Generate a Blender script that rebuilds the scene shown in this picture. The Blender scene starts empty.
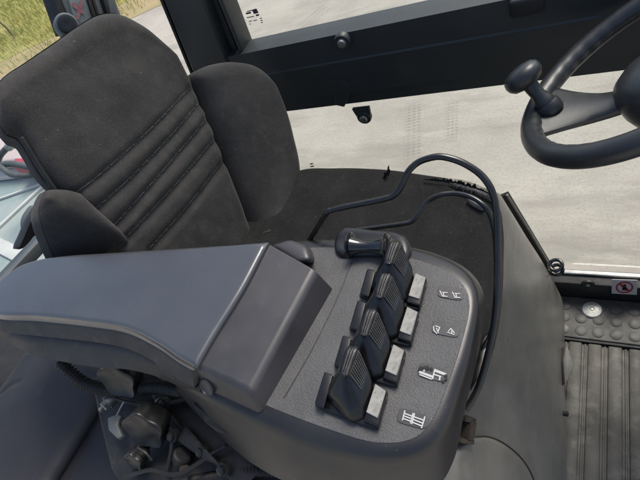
import bpy, bmesh, math, random
from mathutils import Vector, Matrix, noise
random.seed(7)
R = math.radians
scene = bpy.context.scene
col = scene.collection
EYE = 2.4                      # eye height above the yard; heights below are given from the eye
OFF = Vector((0, 0, EYE))

# ------------------------------------------------------------------ camera
F = 470.0
AX = Vector((.868172, .034007, -.495098)); AY = Vector((.305538, -.822776, .479257)); AZ = Vector((-.391056, -.567348, -.724701))
def ray(px, py):
    v = Vector((px - 320, py - 240, F))
    return Vector((AX.dot(v), AY.dot(v), AZ.dot(v)))
def P(px, py, z=None, y=None, x=None, n=None, d=None):
    """the point of a real plane seen at a place of the photo (survey helper)"""
    r = ray(px, py)
    if z is not None: s = z / r.z
    elif y is not None: s = y / r.y
    elif x is not None: s = x / r.x
    else: s = d / r.dot(n)
    return r * s
cam = bpy.data.cameras.new('camera'); co = bpy.data.objects.new('camera', cam); col.objects.link(co)
cam.sensor_width = 36; cam.lens = F / 640 * 36; cam.clip_start = .02; cam.clip_end = 2000
rt = Vector((AX.x, AY.x, AZ.x)); dn = Vector((AX.y, AY.y, AZ.y)); fw = Vector((AX.z, AY.z, AZ.z))
m = Matrix.Identity(4)
for i in range(3):
    m[i][0] = rt[i]; m[i][1] = -dn[i]; m[i][2] = -fw[i]
m[2][3] = EYE
co.matrix_world = m
scene.camera = co

# ------------------------------------------------------------------ materials
def mat(name, c1, c2=None, vscale=8, rough=.6, rvar=0.0, spec=.5, metal=0.0, bump=None, dust=None, speck=None, sheen=0, coat=0, wear=None):
    M = bpy.data.materials.new(name); M.use_nodes = True
    nt = M.node_tree; N = nt.nodes; L = nt.links
    b = N['Principled BSDF']
    tc = N.new('ShaderNodeTexCoord')
    def nz(scale, detail=4, rough_=.55, stretch=None):
        n = N.new('ShaderNodeTexNoise'); n.inputs['Scale'].default_value = scale
        n.inputs['Detail'].default_value = detail; n.inputs['Roughness'].default_value = rough_
        if stretch:
            mp = N.new('ShaderNodeMapping'); mp.inputs['Scale'].default_value = stretch[0]; mp.inputs['Rotation'].default_value = stretch[1]
            L.new(tc.outputs['Object'], mp.inputs['Vector']); L.new(mp.outputs[0], n.inputs['Vector'])
        else: L.new(tc.outputs['Object'], n.inputs['Vector'])
        return n
    def ramp(src, a, b_, lo=0.0, hi=1.0):
        r = N.new('ShaderNodeMapRange'); r.inputs[1].default_value = a; r.inputs[2].default_value = b_
        r.inputs[3].default_value = lo; r.inputs[4].default_value = hi; L.new(src, r.inputs[0]); return r.outputs[0]
    def mix(fac, a, c):
        x = N.new('ShaderNodeMix'); x.data_type = 'RGBA'; L.new(fac, x.inputs[0])
        if isinstance(a, tuple): x.inputs[6].default_value = (*a, 1)
        else: L.new(a, x.inputs[6])
        if isinstance(c, tuple): x.inputs[7].default_value = (*c, 1)
        else: L.new(c, x.inputs[7])
        return x.outputs[2]
    cc = None
    if c2: cc = mix(ramp(nz(vscale).outputs[0], .35, .65), c1, c2)
    if dust:      # (colour, scale, threshold, amount)
        cc = mix(ramp(nz(dust[1], 8, .7).outputs[0], dust[2], dust[2] + .2, 0, dust[3]), cc or c1, dust[0])
    if wear:      # (colour, scale, threshold, amount, stretch)
        cc = mix(ramp(nz(wear[1], 6, .65, wear[4]).outputs[0], wear[2], wear[2] + .1, 0, wear[3]), cc or c1, wear[0])
    if speck:     # (colour, scale, threshold, amount)
        cc = mix(ramp(nz(speck[1], 2, .5).outputs[0], speck[2], speck[2] + .06, 0, speck[3]), cc or c1, speck[0])
    if cc is None: b.inputs['Base Color'].default_value = (*c1, 1)
    else: L.new(cc, b.inputs['Base Color'])
    if rvar: L.new(ramp(nz(vscale * 1.7, 6).outputs[0], .3, .7, max(.03, rough - rvar), min(1, rough + rvar)), b.inputs['Roughness'])
    else: b.inputs['Roughness'].default_value = rough
    b.inputs['Metallic'].default_value = metal
    b.inputs['Specular IOR Level'].default_value = spec
    b.inputs['Coat Weight'].default_value = coat; b.inputs['Coat Roughness'].default_value = .22
    if sheen:
        b.inputs['Sheen Weight'].default_value = sheen; b.inputs['Sheen Roughness'].default_value = .4
    last = None
    for (sc, st, dist) in (bump or []):
        bp = N.new('ShaderNodeBump'); bp.inputs['Strength'].default_value = st; bp.inputs['Distance'].default_value = dist
        L.new(nz(sc, 3).outputs[0], bp.inputs['Height'])
        if last: L.new(last.outputs[0], bp.inputs['Normal'])
        last = bp
    if last: L.new(last.outputs[0], b.inputs['Normal'])
    return M
def c(v, t=(1, 1, 1)): return (v * t[0], v * t[1], v * t[2])
LINT = (.30, .28, .25)
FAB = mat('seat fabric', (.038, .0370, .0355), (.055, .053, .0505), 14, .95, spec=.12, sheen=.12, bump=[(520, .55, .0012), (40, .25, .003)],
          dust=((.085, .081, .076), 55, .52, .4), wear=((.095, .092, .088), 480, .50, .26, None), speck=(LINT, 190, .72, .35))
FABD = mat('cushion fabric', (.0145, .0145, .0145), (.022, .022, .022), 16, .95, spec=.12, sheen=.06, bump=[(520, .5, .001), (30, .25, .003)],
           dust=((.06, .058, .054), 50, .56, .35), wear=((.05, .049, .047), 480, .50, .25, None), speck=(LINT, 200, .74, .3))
SEAM = mat('seam thread', (.19, .187, .18), (.08, .08, .078), 200, .9, spec=.1)
FOAM = mat('torn foam', (.33, .31, .265), (.16, .15, .125), 120, .95, spec=.1, bump=[(300, .8, .002)])
PAD = mat('armrest skin', (.044, .0465, .050), (.053, .056, .060), 10, .31, .07, spec=.9, coat=.8, bump=[(900, .25, .0004), (60, .12, .0015)], dust=((.10, .10, .10), 26, .60, .25), speck=((.22, .22, .22), 420, .74, .25))
LIDM = mat('lid plastic', (.036, .035, .037), (.047, .0455, .048), 18, .42, .08, spec=.6, coat=.1, bump=[(1100, .22, .0004)], dust=((.12, .115, .11), 40, .58, .3), speck=((.25, .24, .22), 600, .74, .25))
PANEL = mat('grained panel plastic', (.072, .072, .072), (.095, .095, .094), 22, .48, .06, spec=.5, bump=[(850, .75, .0010), (300, .2, .001)],
            dust=((.14, .135, .125), 45, .56, .4), speck=((.26, .25, .23), 700, .68, .4))
TRAY = mat('tray and shaded pad plastic', (.020, .0195, .020), (.029, .028, .028), 15, .5, .08, bump=[(700, .4, .0006)], dust=((.13, .12, .11), 60, .56, .45))
BLK = mat('lever plastic', (.006, .006, .0065), (.010, .010, .011), 40, .28, .06, spec=.55, bump=[(900, .1, .0003)], dust=((.07, .07, .066), 200, .60, .2))
GLOSS = mat('glossy black plastic', (.008, .009, .011), None, rough=.10, spec=.7, coat=.4, dust=((.08, .08, .08), 160, .62, .25))
RIBM = mat('ribbed grip rubber', (.05, .05, .049), (.085, .083, .08), 90, .38, .05, spec=.55, dust=((.20, .19, .18), 240, .55, .4))
TAB = mat('worn label plate', (.34, .335, .30), (.25, .245, .225), 120, .6, spec=.4, wear=((.10, .10, .09), 420, .58, .75, None), bump=[(500, .3, .0005)])
WHITE = mat('white print', (.50, .50, .48), None, rough=.6, wear=((.25, .25, .24), 500, .62, .5, None))
DARKLBL = mat('dark symbol label', (.045, .045, .045), (.060, .060, .060), 200, .42, bump=[(700, .2, .0004)], speck=((.25, .25, .24), 700, .70, .5))
TUBE = mat('black painted tube', (.006, .006, .0065), (.010, .010, .010), 40, .26, .08, spec=.7, dust=((.16, .15, .14), 120, .64, .3))
PED = mat('grey moulded plastic', (.205, .196, .173), (.145, .139, .124), 7, .34, .08, spec=.8, bump=[(500, .18, .0006), (16, .12, .006)],
          dust=((.24, .232, .21), 18, .50, .5), wear=((.30, .29, .265), 22, .60, .5, ((1, .25, 2.2), (.3, 0, .4))), speck=((.34, .33, .3), 330, .72, .4))
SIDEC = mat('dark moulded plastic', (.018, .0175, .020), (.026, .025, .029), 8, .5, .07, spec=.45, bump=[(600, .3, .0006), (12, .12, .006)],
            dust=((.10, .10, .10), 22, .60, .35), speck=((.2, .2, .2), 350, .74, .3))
FRAME = mat('door frame paint', (.028, .033, .033), (.038, .043, .043), 6, .46, .08, spec=.5, bump=[(400, .1, .0004)], dust=((.07, .08, .08), 9, .55, .3))
RUB = mat('black rubber', (.012, .012, .012), (.020, .020, .02), 30, .55, .08, dust=((.10, .1, .09), 60, .6, .4))
KNOB = mat('knob plastic', (.014, .014, .015), (.022, .022, .022), 60, .36, .07, dust=((.15, .143, .128), 420, .56, .3))
SIDEP = mat('smooth console plastic', (.014, .014, .0155), (.021, .021, .0225), 12, .38, .07, spec=.6, bump=[(900, .12, .0004), (25, .08, .003)], dust=((.11, .106, .10), 60, .58, .25), speck=((.26, .25, .24), 420, .72, .35))
STEEL = mat('dull steel', (.45, .44, .42), (.30, .29, .27), 90, .42, .12, metal=.9, bump=[(300, .2, .0004)], dust=((.16, .13, .10), 120, .58, .5))
ALU = mat('pale aluminium', (.60, .60, .58), (.48, .48, .46), 60, .5, .1, metal=.35, dust=((.3, .28, .25), 120, .6, .4))
RUST = mat('rusty steel', (.075, .06, .047), (.035, .03, .025), 80, .8, spec=.3, bump=[(300, .7, .001)], dust=((.22, .18, .14), 90, .56, .6))
GREASE = mat('dusty dark steel', (.012, .012, .012), (.022, .021, .020), 30, .55, .1, bump=[(200, .4, .001)], dust=((.09, .087, .08), 70, .57, .4))
GREY = mat('blue grey painted metal', (.125, .14, .148), (.10, .112, .118), 10, .5, .08, dust=((.25, .26, .26), 20, .58, .4))
WHEEL = mat('wheel rim polymer', (.022, .024, .026), (.031, .034, .036), 20, .36, .06, spec=.65, bump=[(1300, .3, .0004)], dust=((.13, .13, .13), 60, .57, .35), speck=((.3, .3, .28), 400, .75, .3))
MAT = mat('ribbed rubber mat', (.125, .118, .103), (.070, .067, .060), 9, .55, .12, spec=.4, bump=[(350, .4, .001)],
          dust=((.25, .235, .205), 14, .50, .75), wear=((.30, .25, .19), 16, .60, .45, ((1, .35, 1), (0, 0, 0))))
TREAD = mat('grey tread plate', (.085, .083, .077), (.125, .122, .112), 30, .55, .1, bump=[(400, .4, .0008)], dust=((.30, .285, .25), 70, .56, .5))
RED = mat('red print', (.50, .030, .035), None, rough=.6, wear=((.6, .5, .5), 500, .60, .5, None))
REDF = mat('faded red mark', (.36, .11, .12), None, rough=.6, wear=((.20, .22, .22), 110, .44, .9, None))
REDP = mat('red machine paint', (.52, .045, .075), (.45, .05, .08), 4, .4, .05, dust=((.60, .50, .48), 4, .50, .6))
PALE = mat('glare paled paint', (.62, .58, .56), (.55, .50, .48), 3, .5, dust=((.66, .45, .44), 3, .52, .5))  # bonnet colour with the window's washed-out reflections painted in
TEAL = mat('pale teal panel', (.30, .39, .38), (.37, .43, .41), 3, .25, .08, spec=.6, dust=((.52, .54, .48), 3.5, .52, .6))
TRIM = mat('white trim', (.70, .70, .66), (.6, .6, .57), 9, .5)
HOSE = mat('grey hose', (.08, .09, .092), (.11, .12, .12), 30, .5, dust=((.3, .3, .29), 40, .6, .4))
WOOD = mat('weathered stake', (.13, .10, .06), (.2, .16, .1), 9, .9)

def concrete():
    M = bpy.data.materials.new('pale concrete yard'); M.use_nodes = True
    nt = M.node_tree; N = nt.nodes; L = nt.links; b = N['Principled BSDF']
    tc = N.new('ShaderNodeTexCoord')
    def nz(scale, detail, st=(1, 1, 1), rot=(0, 0, 0)):
        mp = N.new('ShaderNodeMapping'); mp.inputs['Scale'].default_value = st; mp.inputs['Rotation'].default_value = rot
        L.new(tc.outputs['Object'], mp.inputs['Vector'])
        n = N.new('ShaderNodeTexNoise'); n.inputs['Scale'].default_value = scale; n.inputs['Detail'].default_value = detail; n.inputs['Roughness'].default_value = .6
        L.new(mp.outputs[0], n.inputs['Vector']); return n.outputs[0]
    def mr(s, a, b_, lo, hi):
        r = N.new('ShaderNodeMapRange'); r.inputs[1].default_value = a; r.inputs[2].default_value = b_; r.inputs[3].default_value = lo; r.inputs[4].default_value = hi
        L.new(s, r.inputs[0]); return r.outputs[0]
    def mix(f, a, c_):
        x = N.new('ShaderNodeMix'); x.data_type = 'RGBA'; L.new(f, x.inputs[0])
        for i, v in ((6, a), (7, c_)):
            if isinstance(v, tuple): x.inputs[i].default_value = (*v, 1)
            else: L.new(v, x.inputs[i])
        return x.outputs[2]
    k = mix(mr(nz(1.1, 7), .34, .66, 0, 1), (.51, .478, .41), (.37, .345, .295))
    k = mix(mr(nz(2.2, 8, (.35, 1.6, 1), (0, 0, R(-35))), .50, .66, 0, .75), k, (.30, .28, .24))
    k = mix(mr(nz(6, 8, (.5, 1.5, 1), (0, 0, R(25))), .55, .7, 0, .45), k, (.56, .53, .45))
    k = mix(mr(nz(60, 4), .5, .72, 0, .5), k, (.27, .255, .22))
    k = mix(mr(nz(220, 3), .52, .8, 0, .5), k, (.24, .225, .20))
    # faint tyre tread stains on the concrete
    def vdot(vec, off):
        v = N.new('ShaderNodeVectorMath'); v.operation = 'DOT_PRODUCT'; L.new(tc.outputs['Object'], v.inputs[0]); v.inputs[1].default_value = vec
        m_ = N.new('ShaderNodeMath'); m_.operation = 'SUBTRACT'; L.new(v.outputs['Value'], m_.inputs[0]); m_.inputs[1].default_value = off; return m_.outputs[0]
    def mth(op, a_, b_=None):
        m_ = N.new('ShaderNodeMath'); m_.operation = op
        for i_, v_ in ((0, a_), (1, b_)):
            if v_ is None: continue
            if isinstance(v_, (int, float)): m_.inputs[i_].default_value = v_
            else: L.new(v_, m_.inputs[i_])
        return m_.outputs[0]
    for (xa, ya, xb, yb, hw) in ((413, 100, 412, 170, 8), (452, 100, 451, 143, 6.5), (300, 30, 330, 5, 9)):
        A, B = P(xa, ya, z=-EYE), P(xb, yb, z=-EYE); W = (P(xa + hw, ya, z=-EYE) - P(xa, ya, z=-EYE))
        t = (B - A); Ln = t.length; t.normalize(); q_ = Vector((-t.y, t.x, 0)); w_ = abs(W.dot(q_))
        al = vdot(t, t.dot(A)); ac = vdot(q_, q_.dot(A))
        m1 = mr(mth('ABSOLUTE', ac), w_ * .85, w_ * 1.1, 1, 0)
        m2 = mth('MULTIPLY', mr(al, 0, Ln * .12, 0, 1), mr(al, Ln * .8, Ln, 1, 0))
        st_ = mr(mth('SINE', mth('MULTIPLY', al, 2 * math.pi / .034)), -.9, .9, 0, 1)
        cl = mr(mth('SINE', mth('MULTIPLY', ac, 2 * math.pi / (w_ * .62))), -.9, .6, .25, 1)
        f_ = mth('MULTIPLY', mth('MULTIPLY', m1, m2), mth('MULTIPLY', st_, cl))
        f_ = mth('MULTIPLY', f_, mr(nz(2.6, 5), .35, .62, .15, .6))
        k = mix(f_, k, (.20, .185, .16))
    L.new(k, b.inputs['Base Color']); b.inputs['Roughness'].default_value = .85; b.inputs['Specular IOR Level'].default_value = .3
    bp = N.new('ShaderNodeBump'); bp.inputs['Strength'].default_value = .3; bp.inputs['Distance'].default_value = .01
    L.new(nz(45, 4), bp.inputs['Height']); L.new(bp.outputs[0], b.inputs['Normal'])
    return M
CONC = concrete()
SOIL = mat('dry grass ground', (.30, .30, .085), (.42, .38, .15), 1.2, .95, spec=.1, dust=((.42, .36, .20), 2.0, .5, .6))
BLADE = mat('grass blades', (.26, .32, .07), (.52, .46, .17), .9, .8, spec=.2, dust=((.44, .38, .18), 6, .5, .5))
STRAW = mat('dry straw verge', (.45, .36, .20), (.34, .29, .15), 2.0, .95, spec=.1, dust=((.5, .45, .34), 8, .5, .6))

def glass_mat():
    M = bpy.data.materials.new('window glass'); M.use_nodes = True
    nt = M.node_tree; N = nt.nodes; L = nt.links
    N.remove(N['Principled BSDF']); out = N['Material Output']
    t = N.new('ShaderNodeBsdfTransparent'); t.inputs[0].default_value = (.97, .985, .975, 1)
    g = N.new('ShaderNodeBsdfGlossy'); g.inputs['Roughness'].default_value = .03
    lw = N.new('ShaderNodeLayerWeight'); lw.inputs[0].default_value = .5
    pw = N.new('ShaderNodeMath'); pw.operation = 'POWER'; L.new(lw.outputs['Facing'], pw.inputs[0]); pw.inputs[1].default_value = 5
    fr = N.new('ShaderNodeMapRange'); fr.inputs[3].default_value = .02; fr.inputs[4].default_value = .8; L.new(pw.outputs[0], fr.inputs[0])
    mx = N.new('ShaderNodeMixShader'); L.new(fr.outputs[0], mx.inputs[0]); L.new(t.outputs[0], mx.inputs[1]); L.new(g.outputs[0], mx.inputs[2])
    L.new(mx.outputs[0], out.inputs[0]); return M
GLASS = glass_mat()

# ------------------------------------------------------------------ building helpers
def thing(name, label, cat, loc, group=None):
    o = bpy.data.objects.new(name, None); col.objects.link(o)
    o.location = Vector(loc) + OFF; o.empty_display_size = .05
    o['label'] = label; o['category'] = cat
    if group: o['group'] = group
    return o
WLOC = {}
def origin(p):
    v = Vector((0, 0, 0))
    while p is not None: v = v + p.location; p = p.parent
    return v
def mk(name, bm, material, parent=None, smooth=True, ang=38, at=None, wn=False):
    """bm is in eye-relative metres; links it as one mesh object"""
    bmesh.ops.recalc_face_normals(bm, faces=bm.faces)
    me = bpy.data.meshes.new(name)
    if at is None:
        at = Vector((0, 0, 0))
        for v in bm.verts: at += v.co
        at /= max(1, len(bm.verts)); at.z = min(v.co.z for v in bm.verts)
    at = Vector(at)
    for v in bm.verts: v.co = v.co - at
    bm.to_mesh(me); bm.free()
    me.materials.append(material)
    if smooth:
        for f in me.polygons: f.use_smooth = True
        me.set_sharp_from_angle(angle=R(ang))
    o = bpy.data.objects.new(name, me); col.objects.link(o)
    o.location = at + OFF - origin(parent)
    if parent: o.parent = parent
    if wn:
        w = o.modifiers.new('wn', 'WEIGHTED_NORMAL'); w.keep_sharp = True
    return o
def tag(o, label, cat, group=None):
    o['label'] = label; o['category'] = cat
    if group: o['group'] = group
    return o
def cr(pts, n=8, closed=False):
    """Catmull-Rom through 3D points (a doubled point makes a corner)"""
    out = []; N_ = len(pts)
    segs = N_ if closed else N_ - 1
    for i in range(segs):
        if closed: a, b, c_, d = pts[(i - 1) % N_], pts[i], pts[(i + 1) % N_], pts[(i + 2) % N_]
        else: a, b, c_, d = pts[max(i - 1, 0)], pts[i], pts[i + 1], pts[min(i + 2, N_ - 1)]
        if (b - c_).length < 1e-7: continue
        if (a - b).length < 1e-7: a = b * 2 - c_ if not closed else b
        for k in range(n):
            t = k / n
            out.append(.5 * ((2 * b) + (c_ - a) * t + (2 * a - 5 * b + 4 * c_ - d) * t * t + (3 * b - a - 3 * c_ + d) * t ** 3))
    if not closed: out.append(pts[-1].copy())
    return out
def resample(pts, n):
    L = [0]
    for a, b in zip(pts, pts[1:]): L.append(L[-1] + (b - a).length)
    out = []; j = 0
    for k in range(n):
        t = L[-1] * k / (n - 1)
        while j < len(L) - 2 and L[j + 1] < t: j += 1
        f = (t - L[j]) / max(1e-9, L[j + 1] - L[j])
        out.append(pts[j].lerp(pts[j + 1], min(1, max(0, f))))
    return out
def rings(bm, rs, cap0=True, cap1=True, closed=True):
    vs = [[bm.verts.new(p) for p in r] for r in rs]
    n = len(rs[0])
    for a, b in zip(vs, vs[1:]):
        for i in range(n if closed else n - 1):
            j = (i + 1) % n
            try: bm.faces.new((a[i], a[j], b[j], b[i]))
            except ValueError: pass
    if cap0: bm.faces.new(list(reversed(vs[0])))
    if cap1: bm.faces.new(vs[-1])
    return vs
def seg_d(p, line):
    best = 9
    for a, b in zip(line, line[1:]):
        ab = b - a; L2 = ab.length_squared
        t = max(0, min(1, (p - a).dot(ab) / L2)) if L2 > 1e-14 else 0
        best = min(best, (p - a - ab * t).length)
    return best
def inset(pts, d, z=None):
    """offset a closed outline inward in the xy plane"""
    n = len(pts); A = sum(pts[i].x * pts[(i + 1) % n].y - pts[(i + 1) % n].x * pts[i].y for i in range(n))
    sg = 1 if A > 0 else -1; out = []
    for i in range(n):
        a, b = pts[i - 1], pts[(i + 1) % n]
        t = Vector((b.x - a.x, b.y - a.y, 0))
        if t.length > 0: t.normalize()
        nn = Vector((-t.y, t.x, 0)) * sg
        q = pts[i] + nn * d
        out.append(q)
    if d > .0008:
        # pull the points that crossed over at tight corners onto their nearest sound neighbours
        fl = [Vector((p.x, p.y, 0)) for p in pts] + [Vector((pts[0].x, pts[0].y, 0))]
        ok = [seg_d(Vector((q.x, q.y, 0)), [f for f in fl]) > d * .94 for q in out]
        if any(ok):
            src = [q.copy() for q in out]
            for i in range(n):
                if ok[i]: continue
                a = 1
                while not ok[(i - a) % n]: a += 1
                b = 1
                while not ok[(i + b) % n]: b += 1
                f = .5
                q = src[(i - a) % n].lerp(src[(i + b) % n], f); out[i] = Vector((q.x, q.y, src[i].z))
    if z is not None:
        for q in out: q.z = z
    return out
def slab_bm(outline, top, bottom, r=.003, bm=None, steps=4):
    """solid plate with rounded top edge from a closed outline (xy)"""
    bm = bm or bmesh.new()
    base = [Vector((p.x, p.y, bottom)) for p in outline]
    rs = [base]
    for k in range(steps + 1):
        a = k / steps * math.pi / 2
        rs.append(inset(base, r * (1 - math.cos(a)), top - r + r * math.sin(a)))
    rs.append(inset(base, r * 1.35, top))
    rings(bm, rs); return bm
def poly_bm(bot, top, bev=.002, seg=3, bm=None):
    """solid between two matching corner loops, all edges bevelled"""
    b2 = bmesh.new()
    rings(b2, [bot, top])
    bmesh.ops.recalc_face_normals(b2, faces=b2.faces)
    if bev: bmesh.ops.bevel(b2, geom=list(b2.edges), offset=bev, segments=seg, profile=.5, affect='EDGES', clamp_overlap=True)
    if bm is None: return b2
    me = bpy.data.meshes.new('t'); b2.to_mesh(me); b2.free(); bm.from_mesh(me); bpy.data.meshes.remove(me); return bm
def box_bm(cx, cy, cz, sx, sy, sz, bev=.002, rot=None, bm=None, seg=3):
    h = [(-1, -1), (1, -1), (1, 1), (-1, 1)]
    Rm = rot or Matrix.Identity(3); C = Vector((cx, cy, cz))
    bot = [C + Rm @ Vector((a * sx / 2, b * sy / 2, -sz / 2)) for a, b in h]
    top = [C + Rm @ Vector((a * sx / 2, b * sy / 2, sz / 2)) for a, b in h]
    return poly_bm(bot, top, bev, seg, bm)
def tube_bm(pts, r, res=14, closed=False, rfun=None, bm=None):
    bm = bm or bmesh.new(); n = len(pts)
    T = []
    for i in range(n):
        a = pts[(i - 1) % n] if (closed or i) else pts[0]
        b = pts[(i + 1) % n] if (closed or i < n - 1) else pts[-1]
        T.append((b - a).normalized())
    u = T[0].orthogonal().normalized(); rs = []; L = 0
    for i in range(n):
        if i:
            u = (u - T[i] * u.dot(T[i])).normalized(); L += (pts[i] - pts[i - 1]).length
        w = T[i].cross(u)
        rr = rfun(i / (n - 1), L) if rfun else r
        rs.append([pts[i] + (u * math.cos(k * 2 * math.pi / res) + w * math.sin(k * 2 * math.pi / res)) * rr for k in range(res)])
    if closed:
        # closed sweeps only for planar loops, so no twist to take out
        rs.append(rs[0]); vs = [[bm.verts.new(p) for p in r_] for r_ in rs[:-1]]; vs.append(vs[0])
        for a, b in zip(vs, vs[1:]):
            for k in range(res):
                j = (k + 1) % res; bm.faces.new((a[k], a[j], b[j], b[k]))
    else:
        # rounded ends
        e0 = [pts[0] - T[0] * (rs[0][0] - pts[0]).length * .35 + (p - pts[0]) * .6 for p in rs[0]]
        e1 = [pts[-1] + T[-1] * (rs[-1][0] - pts[-1]).length * .35 + (p - pts[-1]) * .6 for p in rs[-1]]
        rings(bm, [e0] + rs + [e1])
    return bm
def lathe_bm(prof, C, axis, res=32, bm=None, rmod=None):
    """prof: (radius, height along axis)"""
    bm = bm or bmesh.new(); ax = Vector(axis).normalized(); u = ax.orthogonal().normalized(); w = ax.cross(u); C = Vector(C)
    rs = []
    for (r, h) in prof:
        rs.append([C + ax * h + (u * math.cos(k * 2 * math.pi / res) + w * math.sin(k * 2 * math.pi / res)) * max(r, 1e-5) * (rmod(k / res) if rmod else 1) for k in range(res)])
    rings(bm, rs); return bm
def coons(bot, right, top, left, nu, nv, hfun=None, thick=0, n=None):
    """patch between four boundary lines (bot/top run left-right, left/right run up), lifted by hfun(u, v, p) along n, backed by thickness"""
    B = resample(bot, nu); T = resample(top, nu); Lf = resample(left, nv); Rt = resample(right, nv)
    g = []
    for j in range(nv):
        v = j / (nv - 1); row = []
        for i in range(nu):
            u = i / (nu - 1)
            p = (1 - v) * B[i] + v * T[i] + (1 - u) * Lf[j] + u * Rt[j] - ((1 - u) * (1 - v) * B[0] + u * (1 - v) * B[-1] + (1 - u) * v * T[0] + u * v * T[-1])
            row.append(p)
        g.append(row)
    bm = bmesh.new()
    front = [[bm.verts.new(p + (n * hfun(i / (nu - 1), j / (nv - 1), p) if hfun else Vector())) for i, p in enumerate(row)] for j, row in enumerate(g)]
    for j in range(nv - 1):
        for i in range(nu - 1): bm.faces.new((front[j][i], front[j][i + 1], front[j + 1][i + 1], front[j + 1][i]))
    if thick:
        idx = [(0, i) for i in range(nu)] + [(j, nu - 1) for j in range(1, nv)] + [(nv - 1, i) for i in range(nu - 2, -1, -1)] + [(j, 0) for j in range(nv - 2, 0, -1)]
        rim = [front[j][i] for j, i in idx]; prev = rim; cen = Vector()
        for j, i in idx: cen += g[j][i]
        cen /= len(idx)
        for (sc, dd) in ((1.0, .35), (.985, .75), (.94, 1.0)):
            cur = [bm.verts.new(cen + (g[j][i] - cen) * sc - n * thick * dd) for j, i in idx]
            for k in range(len(idx)):
                q = (k + 1) % len(idx); bm.faces.new((prev[q], prev[k], cur[k], cur[q]))
            prev = cur
        bm.faces.new(prev)
    return bm
def edge_round(u, v, W, H, r):
    """quarter-round drop near the border of a patch, 0 in the middle"""
    def q(d):
        t = min(1, max(0, d / r)); return 1 - math.sqrt(max(0, 1 - (1 - t) ** 2))
    return max(q(min(u, 1 - u) * W), q(min(v, 1 - v) * H))
def PL(lst, **k): return [P(a, b, **k) for a, b in lst]
# ------------------------------------------------------------------ the yard
GZ = -EYE
def sheet(name, pts, z, material, parent=None):
    bm = bmesh.new(); bm.faces.new([bm.verts.new(Vector((x, y, z))) for x, y in pts]); 
    return mk(name, bm, material, parent, smooth=False)
g = sheet('ground', [(-900, -900), (900, -900), (900, 900), (-900, 900)], GZ, CONC); g['kind'] = 'structure'
# grass edge runs obliquely behind the cab
ED = Vector((-4.1, -1.25, 0)).normalized(); EN = Vector((ED.y, -ED.x, 0));  E0 = P(150, 9, z=GZ)
if EN.y < 0: EN = -EN
def ge(a, b, z): q = E0 + ED * a + EN * b; return (q.x, q.y)
def strip(name, b0, b1, z, material):
    bm = bmesh.new(); n = 160; lo = []; hi = []
    for i in range(n):
        a = -60 + 160 * i / (n - 1)
        w = .22 * noise.noise(Vector((a * .9, 3, 1))) + .1 * noise.noise(Vector((a * 4, 3, 1)))
        q = E0 + ED * a + EN * (b0 + w); lo.append(bm.verts.new(Vector((q.x, q.y, z))))
        q = E0 + ED * a + EN * b1; hi.append(bm.verts.new(Vector((q.x, q.y, z))))
    for i in range(n - 1): bm.faces.new((lo[i], lo[i + 1], hi[i + 1], hi[i]))
    o = mk(name, bm, material, smooth=False); return o
o = strip('verge', 0, 2.3, GZ + .004, STRAW); o['kind'] = 'structure'
o = strip('meadow_ground', .9, 300, GZ + .008, SOIL); o['kind'] = 'structure'
bm = bmesh.new(); k = 0
while k < 60000:
    a = random.uniform(-4, 16); b = .15 + 13 * random.random() ** 1.3
    q = E0 + ED * a + EN * b
    dens = .5 + .5 * noise.noise(Vector((q.x * .8, q.y * .8, 0)))
    if b < 1.1 and random.random() > .12 + .25 * b: continue
    if random.random() > .35 + dens: continue
    h = random.uniform(.04, .11) * (1 + .7 * dens); w = random.uniform(.003, .008); th = random.random() * 6.28
    l = Vector((random.gauss(0, .35), random.gauss(0, .35), 1)) * h; s = Vector((math.cos(th), math.sin(th), 0)) * w
    B = Vector((q.x, q.y, GZ + .008)); mid = B + l * .55 + Vector((0, 0, .1 * h)); tip = B + l
    v = [bm.verts.new(B - s), bm.verts.new(B + s), bm.verts.new(mid + s * .7), bm.verts.new(mid - s * .7), bm.verts.new(tip)]
    bm.faces.new((v[0], v[1], v[2], v[3])); bm.faces.new((v[3], v[2], v[4])); k += 1
o = mk('grass', bm, BLADE, smooth=False); o['kind'] = 'stuff'; o['label'] = 'sunlit yellow green rough grass beyond the yard'
# stake in the grass
s0 = P(15, 38, z=GZ); bm = tube_bm([s0, s0 + Vector((.0, .02, .25)), s0 + Vector((-.10, .03, .75))], .02, 8)
tag(mk('wooden_stake', bm, WOOD), 'thin brown stake leaning in the grass behind the cab', 'stake')
# ------------------------------------------------------------------ cab shell
FZ = -1.34
bm = box_bm(-.02, .275, FZ - .13, 1.72, .95, .25, .01)
o = mk('floor', bm, GREASE); o['kind'] = 'structure'
bm = box_bm(-.6, .35, FZ - .255 - (EYE + FZ - .255) / 2, 2.6, .8, EYE + FZ - .255, .02)
chs = tag(mk('chassis', bm, GREASE), 'dark machine chassis carrying the cab floor', 'chassis')
mk('reflection_blocker', box_bm(-1.95, -.10, -1.62, 1.7, .90, 1.2, .06, seg=5), RUB, chs)  # unseen dark body added to darken reflections in the armrest's near side

# door in the far side: rail, two panes, lower frame
DY = .75
door = thing('cab_door', 'dark blue grey cab door with broad middle rail and two clear panes', 'door', (0, DY, -1.25))
prof = [(.750, -.433), (.7492, -.487), (.7470, -.4905), (.7474, -.495), (.7535, -.572), (.7625, -.577), (.764, -.606), (.80, -.606), (.80, -.433)]
bm = bmesh.new(); xs = [-.80, -.4, 0, .4, .75]
rings(bm, [[Vector((x, y, z)) for y, z in prof] for x in xs])
rail = mk('door_rail', bm, FRAME, door, ang=20)
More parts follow.
